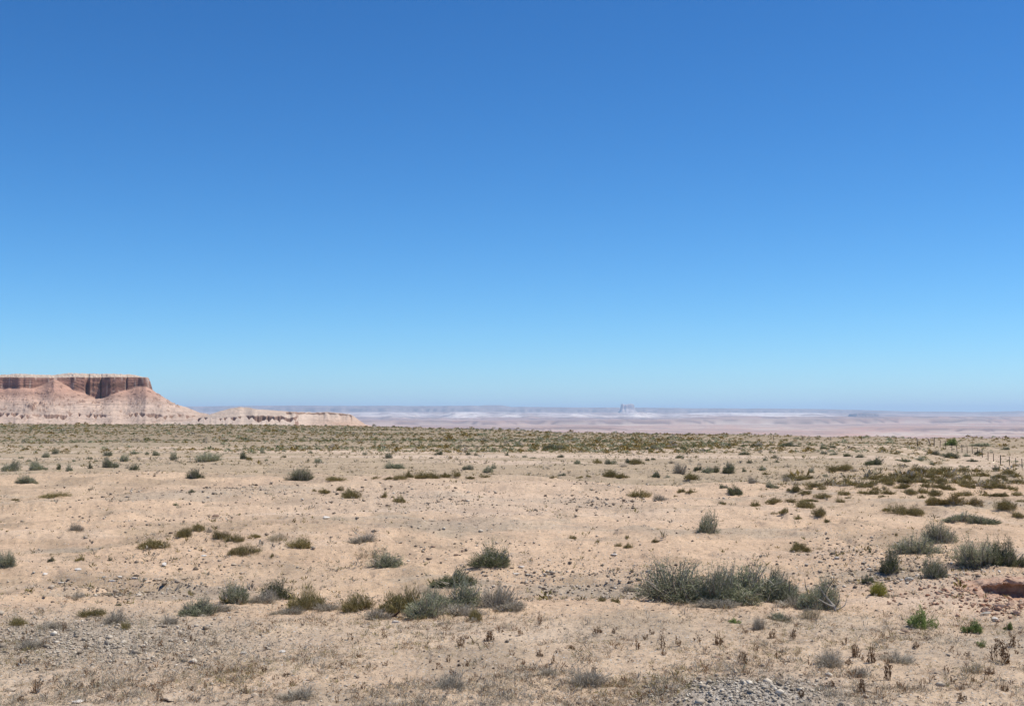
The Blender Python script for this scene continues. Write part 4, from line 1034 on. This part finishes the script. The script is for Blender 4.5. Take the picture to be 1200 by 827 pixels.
# ------------------------------------------------------------------ dead branch
def branch():
    x, y, z = at(461, 724); k = y / F
    rng = np.random.default_rng(3)
    P = np.array([[-14, 0, -1], [-8, 0, 1.2], [-2, .4, 3.0], [3, .2, 5.2], [7, 0, 8.6]]) * k
    Q = np.array([[-2, .4, 3.0], [2, -1, 3.4], [6, -1.5, 2.2], [9, -2, 2.8], [12, -2, 1.2]]) * k
    W = np.array([[-6, 0, 1.8], [-4, 1, 4], [-3, 2, 5], [-2, 2, 6.5], [-1, 2, 7]]) * k
    V, Fq = tubes(np.stack([P, Q, W]), np.array([[.9, 1.5, 1.9, 1.6, .8], [1.7, 1.3, 1.0, .8, .4], [.8, .6, .5, .4, .2]]) * k)
    me = mesh_np("dead_branch", V, Fq, [M['deadwood']])
    o = link("dead_branch", me, loc=(x, y, z)); tag(o, "dark brown dead branch lying beneath the centre clump", "branch")
branch()

# ------------------------------------------------------------------ wire fence
def fence():
    posts = [(873, 515, 4.2), (906.7, 515.3, 4.2), (940.7, 515.6, 4.2), (973.7, 515.8, 4.4), (1009.5, 516.2, 5.0), (1042, 517.5, 5.5), (1075.2, 523, 10), (1094.4, 523, 9.8), (1101.4, 524, 8.5), (1108.5, 525.5, 9), (1115.4, 528, 9.2), (1121.5, 529, 8.8), (1127.4, 530.2, 9.6), (1133.5, 530.8, 9.4),
             (1139.6, 531.5, 8.8), (1145.4, 534, 9.6), (1151.5, 536, 9.4), (1157.8, 539.6, 10), (1164.2, 541, 9.6), (1172.4, 543.7, 10.6), (1183, 545, 10.4), (1190.7, 546.5, 10), (1198, 548, 10.6), (1207, 550, 10.6)]
    rng = np.random.default_rng(21)
    root = link("wire_fence", None)
    pts = []
    for i, (px, py, h) in enumerate(posts):
        x, y, z = at(px, py); k = y / F; H = h * k
        lean = rng.normal(0, .05, 2)
        a = np.array([x, y, z - .15]); b = np.array([x + lean[0] * H, y + lean[1] * H, z + H])
        mid = (a + b) / 2
        r0 = (.055 if i in (6, 7, 19) else .038) * (1 if i > 5 else 1.25)
        V, Fq = tubes(np.stack([a, mid, b])[None], np.array([[r0 * 1.1, r0, r0 * .9]]))
        top = np.array([[len(V) - 3, len(V) - 2, len(V) - 1, len(V) - 1]])
        o = link("post", mesh_np("post", V, Fq, [M['post']]), parent=root)
        pts.append((a, b))
    # the leaning brace post
    x, y, z = at(1090.5, 522.5); k = y / F
    V, Fq = tubes(np.array([[[x, y, z - .1], [x - 1.1 * k, y, z + 4 * k], [x - 3.2 * k, y, z + 9 * k]]]), np.array([[.07, .06, .055]]))
    o = link("brace_post", mesh_np("brace_post", V, Fq, [M['post']]), parent=root); tag(o, "short post leaning to the left")
    for f_ in (.38, .66, .92):
        P = []
        for (a0, b0), (a1, b1) in zip(pts[:-1], pts[1:]):
            p, q = a0 + (b0 - a0) * (.15 + .85 * f_), a1 + (b1 - a1) * (.15 + .85 * f_)
            c = (p + q) / 2 - np.array([0, 0, .02])
            P.append(np.stack([p, c, q]))
        P = np.stack(P)
        V, Fq = tubes(P, np.full(P.shape[:2], .004))
        link("wire", mesh_np("wire", V, Fq, [M['wire']]), parent=root)
    tag(root, "old wire fence of thin dark posts crossing the plain at right", "fence")
m_, nt_, bs_, o_ = newmat("weathered_post"); bs_.inputs["Base Color"].default_value = (.065, .05, .042, 1); M['post'] = m_
m_, nt_, bs_, o_ = newmat("rusty_wire"); bs_.inputs["Base Color"].default_value = (.12, .075, .055, 1); bs_.inputs["Metallic"].default_value = .4; M['wire'] = m_
fence()

# ------------------------------------------------------------------ what nobody could count
def scatter(name, tmpl, x, y, z, sx, sz, rot, mats, kind_idx, rngs):
    """join many small copies of unit templates into one mesh. tmpl: list of (V, F)"""
    Vs, Fs, Ms, off = [], [], [], 0
    pick = rngs.integers(0, len(tmpl), len(x))
    for t, (tv, tf) in enumerate(tmpl):
        sel = np.nonzero(pick == t)[0]
        if not len(sel): continue
        c, s = np.cos(rot[sel])[:, None], np.sin(rot[sel])[:, None]
        vx = tv[None, :, 0] * sx[sel][:, None]; vy = tv[None, :, 1] * sx[sel][:, None]; vz = tv[None, :, 2] * sz[sel][:, None]
        V = np.stack([vx * c - vy * s + x[sel][:, None], vx * s + vy * c + y[sel][:, None], vz + z[sel][:, None]], -1)
        n = len(tv)
        Vs.append(V.reshape(-1, 3)); Fs.append((tf[None] + (np.arange(len(sel)) * n)[:, None, None] + off).reshape(-1, tf.shape[1]))
        Ms.append(np.repeat(kind_idx[sel], len(tf))); off += len(sel) * n
    me = mesh_np(name, np.vstack(Vs), np.vstack(Fs), mats, mi=np.concatenate(Ms))
    return link(name, me)

def pix_scatter(n, rngs, px0, px1, py0, py1, power=1.0):
    px = rngs.uniform(px0, px1, n); py = py0 + (py1 - py0) * rngs.uniform(0, 1, n) ** power
    y = F * EYE / (py - HOR); x = (px - 600) / F * y
    return px, py, x, y

def small_tmpl(nb, rngs, curl=.3, w=.05, lean=.6, stem=True):
    """a tiny dry plant: blades fanning from one foot"""
    a = rngs.uniform(0, 6.283, nb); t = rngs.uniform(0, 1, nb) ** .7 * lean
    D = np.stack([np.sin(t) * np.cos(a), np.sin(t) * np.sin(a), np.cos(t)], 1)
    st = rngs.uniform(0, .55, nb)
    P = D * st[:, None] * .8 + rngs.normal(0, .05, (nb, 3)); P[:, 2] = np.maximum(P[:, 2] - .02, -.02)
    D2 = D + rngs.normal(0, curl, D.shape); D2[:, 2] += .2; D2 /= np.linalg.norm(D2, axis=1, keepdims=True)
    return blades(P, D2, rngs.uniform(.3, .62, nb), rngs.uniform(.5, 1.4, nb) * w, rngs, .6)

def dry_cover():
    rg = np.random.default_rng(41)
    n = 150000
    px, py, x, y = pix_scatter(n, rg, -160, 1360, 706, 880, .8)
    patch = fbm(x / 1.1, y / 1.4, 601, 4, .6) + .35 * fbm(x / .3, y / .3, 605, 2)
    w = np.clip(.36 + 1.0 * patch, .03, 1) * (.45 + .55 * ss(712, 735, py)) * (1 - .85 * ell(px, py, 870, 822, 75, 22)) * (1 - .5 * ell(px, py, 70, 760, 140, 30))
    k = rg.uniform(0, 1, n) < w
    px, py, x, y, patch = px[k], py[k], x[k], y[k], patch[k]
    LX, LY = [], []  # litter round plant feet, added to join clumps and darken their contact shadows
    for r in PLANTS:
        if r['label'] and r['kind'] != 'green' and r['py'] > 600 and r['w'] > 16:
            o_ = r['o']; wd = r['w'] * o_.location.y / F
            m_ = int(50 + 90 * min(wd, 2))
            LX.append(o_.location.x + rg.normal(0, .42 * wd, m_)); LY.append(o_.location.y + rg.normal(-.08 * wd, .30 * wd + .1, m_))
    x = np.concatenate([x] + LX); y = np.concatenate([y] + LY)
    n = len(x)
    sc = np.clip(rg.lognormal(math.log(.042), .55, n), .015, .12)
    big = rg.uniform(0, 1, n) < .018
    sc = np.where(big, rg.uniform(.10, .19, n), sc)
    hue = fbm(x / 1.6, y / 1.6, 611, 3)
    u = rg.uniform(0, 1, n) + .5 * hue
    kind = np.where(u < .44, 0, np.where(u < .66, 2, np.where(u < .96, 1, 3)))
    T = [small_tmpl(int(rg.integers(9, 18)), rg, .45, .05, 1.15) for _ in range(14)]
    o = scatter("dry_ground_cover", T, x, y, ground_z(x, y) - .004, sc, sc * rg.uniform(.6, 1.25, n), rg.uniform(0, 6.28, n), [M['grey'], M['brown'], M['straw'], M['olive']], kind, rg)
    tag(o, "short dry grey and brown ground cover over the near bench", "ground cover", kind="stuff")
dry_cover()

def stubble():
    """thin dry grass on the sand and the flat behind it"""
    rg = np.random.default_rng(43)
    px, py, x, y = pix_scatter(44000, rg, -150, 1350, 519, 705, 1.5)
    patch = fbm(x / 9, y / 5, 621, 4, .6)
    cl = np.zeros(len(px))
    for (a, b, c, d, s) in ((100, 735, 260, 16, .8), (640, 640, 120, 20, .12), (720, 640, 60, 14, .3), (400, 650, 60, 24, .5), (250, 635, 90, 20, .5), (950, 600, 70, 20, .9), (1090, 570, 150, 20, 1.5), (1000, 560, 200, 14, .9), (200, 545, 300, 22, 1.0), (700, 550, 300, 18, .9), (1080, 660, 90, 30, .3)):
        cl += s * ell(px, py, a, b, c, d)
    w = np.clip(.06 + .35 * np.maximum(patch, 0) + cl * (.5 + patch), 0, 1)
    k = rg.uniform(0, 1, len(px)) < w
    px, py, x, y = px[k], py[k], x[k], y[k]; n = len(x)
    dist = np.hypot(x, y)
    sc = rg.lognormal(math.log(.085), .4, n) * (1 + ss(40, 100, dist) * 1.0) * (1 + 1.5 * np.clip(1.6 * ell(px, py, 1090, 570, 140, 18), 0, 1))
    u = rg.uniform(0, 1, n)
    right = ss(820, 980, px)
    kind = np.where(u < .34 - .2 * right, 0, np.where(u < .58 - .2 * right, 2, np.where(u < .66, 1, 3)))
    T = [small_tmpl(int(rg.integers(6, 11)), rg, .3, .12, 1.0) for _ in range(10)]
    o = scatter("dry_grass", T, x, y, ground_z(x, y) - .004, sc * 1.2, sc * rg.uniform(.6, 1.1, n), rg.uniform(0, 6.28, n), [M['grey'], M['rust'], M['straw'], M['olive']], kind, rg)
    tag(o, "thin scattered dry grass on sand and tan flats", "dry grass", kind="stuff")
stubble()

def far_scrub():
    rg = np.random.default_rng(47)
    n = 150000
    px = rg.uniform(-420, 1620, n); d = np.exp(rg.uniform(math.log(100), math.log(900), n))
    x = (px - 600) / F * d; y = d
    e = np.interp(px, EDGE_PX, EDGE_D)
    patch = fbm(x / 40, y / 22, 631, 4, .6)
    ef = d / e
    dens = np.clip(.10 + .55 * ss(.22, .75, ef) + .5 * patch, .02, 1) * (1 - ss(1.1, 1.9, ef)) * lerp(1, .30, ss(760, 960, px))
    dens *= 1 - .85 * (ss(1075, 1120, px) * ell(px, HOR + F * EYE / d, 1150, 528, 110, 6))
    k = rg.uniform(0, 1, n) < dens
    px, x, y, d, patch = px[k], x[k], y[k], d[k], patch[k]; n = len(x)
    hue = fbm(x / 60, y / 26, 641, 3); u = rg.uniform(0, 1, n) + .55 * hue
    kind = np.where(u < .20, 0, np.where(u < .40, 1, np.where(u < .58, 2, np.where(u < .68, 3, 4))))
    sz = rg.lognormal(math.log(.25), .5, n) * (1 + .45 * ss(150, 400, d)); hh = sz * rg.uniform(.38, .65, n)
    T = []; NB = 34
    for i in range(8):
        ang = rg.uniform(0, 6.28, NB); r_ = np.sqrt(rg.uniform(0, 1, NB)) * .5; zt = rg.uniform(.05, 1, NB) ** .6
        P = np.stack([r_ * np.cos(ang) * np.sqrt(1.1 - zt * .9), r_ * np.sin(ang) * np.sqrt(1.1 - zt * .9), zt * .8 * (1 - .5 * r_)], 1)
        D = np.stack([P[:, 0] * 1.2, P[:, 1] * 1.2, .25 + P[:, 2]], 1) + rg.normal(0, .25, (NB, 3)); D /= np.linalg.norm(D, axis=1, keepdims=True)
        T.append(blades(P, D, rg.uniform(.25, .5, NB), rg.uniform(.09, .2, NB), rg, .3))
    o = scatter("scrub", T, x, y, ground_z(x, y) - .02, sz, hh, rg.uniform(0, 6.28, n), [M['dark'], M['sage'], M['olive'], M['grey'], M['rust']], kind, rg)
    tag(o, "dense low scrub covering the far part of the plain", "scrub", kind="stuff")
far_scrub()

def rock_tmpl(rg):
    V = np.array([[1, 0, 0], [-1, 0, 0], [0, 1, 0], [0, -1, 0], [0, 0, 1], [0, 0, -1], [.6, .6, .5], [-.6, .55, .45], [.5, -.65, .5], [-.55, -.6, .5]], float)
    # hull of ten jittered points
    import bmesh
    bm = bmesh.new()
    for v in V * rg.uniform(.5, 1.2, (10, 1)) * .5: bm.verts.new(v * np.array([1, .8, .62]))
    r_ = bmesh.ops.convex_hull(bm, input=bm.verts)
    loose = [v for v in bm.verts if not v.link_faces]
    bmesh.ops.delete(bm, geom=loose, context='VERTS')
    bmesh.ops.triangulate(bm, faces=bm.faces[:])
    bm.verts.index_update()
    Vv = np.array([v.co[:] for v in bm.verts]); Ff = np.array([[v.index for v in f.verts] for f in bm.faces]); bm.free()
    return Vv, Ff

def gravel():
    rg = np.random.default_rng(53)
    X, Y, S, K = [], [], [], []
    def add(px, py, s, kind):
        y = F * EYE / (py - HOR); X.append((px - 600) / F * y); Y.append(y); S.append(s); K.append(np.full(len(px), kind))
    # stony patches
    for (a, b, rx, ry, n, s, kd) in ((150, 678, 110, 9, 420, .045, 0), (220, 655, 80, 8, 160, .04, 0), (1060, 672, 110, 22, 1300, .04, 0), (640, 668, 80, 22, 420, .05, 0), (750, 676, 60, 18, 260, .05, 0), (990, 650, 55, 22, 260, .045, 0), (500, 597, 95, 15, 420, .055, 0), (290, 590, 70, 7, 420, .05, 0), (705, 597, 55, 12, 260, .07, 0),
                                     (430, 600, 150, 20, 160, .07, 0), (90, 748, 190, 30, 8500, .018, 1), (875, 822, 72, 20, 5200, .018, 1), (540, 640, 90, 20, 160, .05, 0), (1130, 698, 60, 16, 420, .04, 2), (1170, 712, 30, 8, 160, .04, 2), (640, 600, 250, 26, 420, .055, 0), (150, 600, 150, 24, 420, .06, 0), (480, 655, 300, 30, 420, .04, 0)):
        f_ = .85 if (kd == 1 and a > 800) else .6
        px = rg.normal(a, rx * f_, n); py = np.clip(rg.normal(b, ry * f_, n), 560, 900)
        add(px, py, np.minimum(rg.lognormal(math.log(s), .6 if kd == 1 else .5, n), .16), kd)
    n = 12000
    px = rg.uniform(-150, 1350, n); py = 566 + (880 - 566) * rg.uniform(0, 1, n)
    add(px, py, rg.lognormal(math.log(.019), .5, n), 0)
    n = 1800
    px = rg.uniform(-150, 1350, n); py = rg.uniform(522, 575, n)
    add(px, py, rg.lognormal(math.log(.062), .45, n), 0)
    x = np.concatenate(X); y = np.concatenate(Y); s = np.concatenate(S); k = np.concatenate(K)
    keep = ~((np.abs(x - BANK_X) < .62) & (y > BANK_Y - .55) & (y < BANK_Y + .55))
    x, y, s, k = x[keep], y[keep], s[keep], k[keep]
    T = [rock_tmpl(rg) for _ in range(12)]
    o = scatter("gravel", T, x, y, ground_z(x, y) + s * .12, s, s, rg.uniform(0, 6.28, len(x)), [M['gravel'], M['greygravel'], M['clay']], k, rg)
    tag(o, "loose pebbles and gravel lying on the sand", "gravel", kind="stuff")
gravel()

# ------------------------------------------------------------------ air
def haze():
    a = 110000.0
    xs, ys, zs = (-a, a), (-a, a), (-330.0, 900.0)
    V = [(x, y, z) for x in xs for y in ys for z in zs]
    Fq = [(0, 1, 3, 2), (4, 6, 7, 5), (0, 4, 5, 1), (2, 3, 7, 6), (0, 2, 6, 4), (1, 5, 7, 3)]
    me = bpy.data.meshes.new("haze"); me.from_pydata(V, [], Fq)
    m = bpy.data.materials.new("haze_air"); m.use_nodes = True; nt = m.node_tree; nt.nodes.clear()
    out = nt.nodes.new("ShaderNodeOutputMaterial"); pv = nt.nodes.new("ShaderNodeVolumePrincipled")
    pv.inputs["Color"].default_value = (.50, .75, 1.0, 1); pv.inputs["Density"].default_value = HAZE_DENSITY; pv.inputs["Anisotropy"].default_value = .2
    nt.links.new(pv.outputs[0], out.inputs["Volume"])
    me.materials.append(m)
    o = link("haze", me); tag(o, "thin blue haze filling the wide valley air", "haze", kind="stuff")
HAZE_DENSITY = 2.3e-5
haze()

# ------------------------------------------------------------------ light, sky, camera
SUN = Vector((.46, .05, .885)).normalized()
elev = math.asin(SUN.z); rot = math.atan2(SUN.x, SUN.y)
w = bpy.data.worlds.new("World"); SC.world = w; w.use_nodes = True
nt = w.node_tree; nt.nodes.clear()
out = nt.nodes.new("ShaderNodeOutputWorld"); bg = nt.nodes.new("ShaderNodeBackground"); sky = nt.nodes.new("ShaderNodeTexSky")
sky.sky_type = 'NISHITA'; sky.sun_disc = False; sky.sun_elevation = elev; sky.sun_rotation = rot
sky.altitude = 0; sky.air_density = .75; sky.dust_density = .0; sky.ozone_density = 1.6
hsv = nt.nodes.new("ShaderNodeHueSaturation"); hsv.inputs["Saturation"].default_value = 1.12
nt.links.new(sky.outputs[0], hsv.inputs["Color"])
tint = mix(nt, 'MULTIPLY', 1.0, hsv.outputs[0], (.080, .093, .120))
gm = nt.nodes.new("ShaderNodeVectorMath"); gm.operation = 'POWER'; gm.inputs[1].default_value = (1.6, 1.27, 1.2); nt.links.new(tint, gm.inputs[0])
dv = nt.nodes.new("ShaderNodeVectorMath"); dv.operation = 'MULTIPLY'; dv.inputs[1].default_value = (13.0, 12.5, 11.1)
nt.links.new(gm.outputs[0], dv.inputs[0]); nt.links.new(dv.outputs[0], bg.inputs[0]); bg.inputs[1].default_value = .10
nt.links.new(bg.outputs[0], out.inputs[0])
sl = bpy.data.lights.new("sun", 'SUN'); sl.energy = 4.7; sl.angle = R(.53); sl.color = (1.0, .95, .845)
so = bpy.data.objects.new("sun", sl); COL.objects.link(so); so.rotation_euler = SUN.to_track_quat('Z', 'Y').to_euler()

cd = bpy.data.cameras.new("camera"); cd.sensor_width = 36; cd.lens = 36 * F / 1200; cd.clip_start = .1; cd.clip_end = 400000
co = bpy.data.objects.new("camera", cd); COL.objects.link(co); co.location = (0, 0, EYE); co.rotation_euler = (math.pi / 2 + PITCH, 0, 0)
SC.camera = co
vs_ = SC.view_settings; vs_.view_transform = 'Standard'; vs_.look = 'None'; vs_.exposure = 0.14; vs_.gamma = 1; vs_.use_curve_mapping = False
SC.render.resolution_x = 1024; SC.render.resolution_y = 705
SC.cycles.use_denoising = True
SC.cycles.max_bounces = 6; SC.cycles.diffuse_bounces = 3; SC.cycles.volume_bounces = 1; SC.cycles.transparent_max_bounces = 8
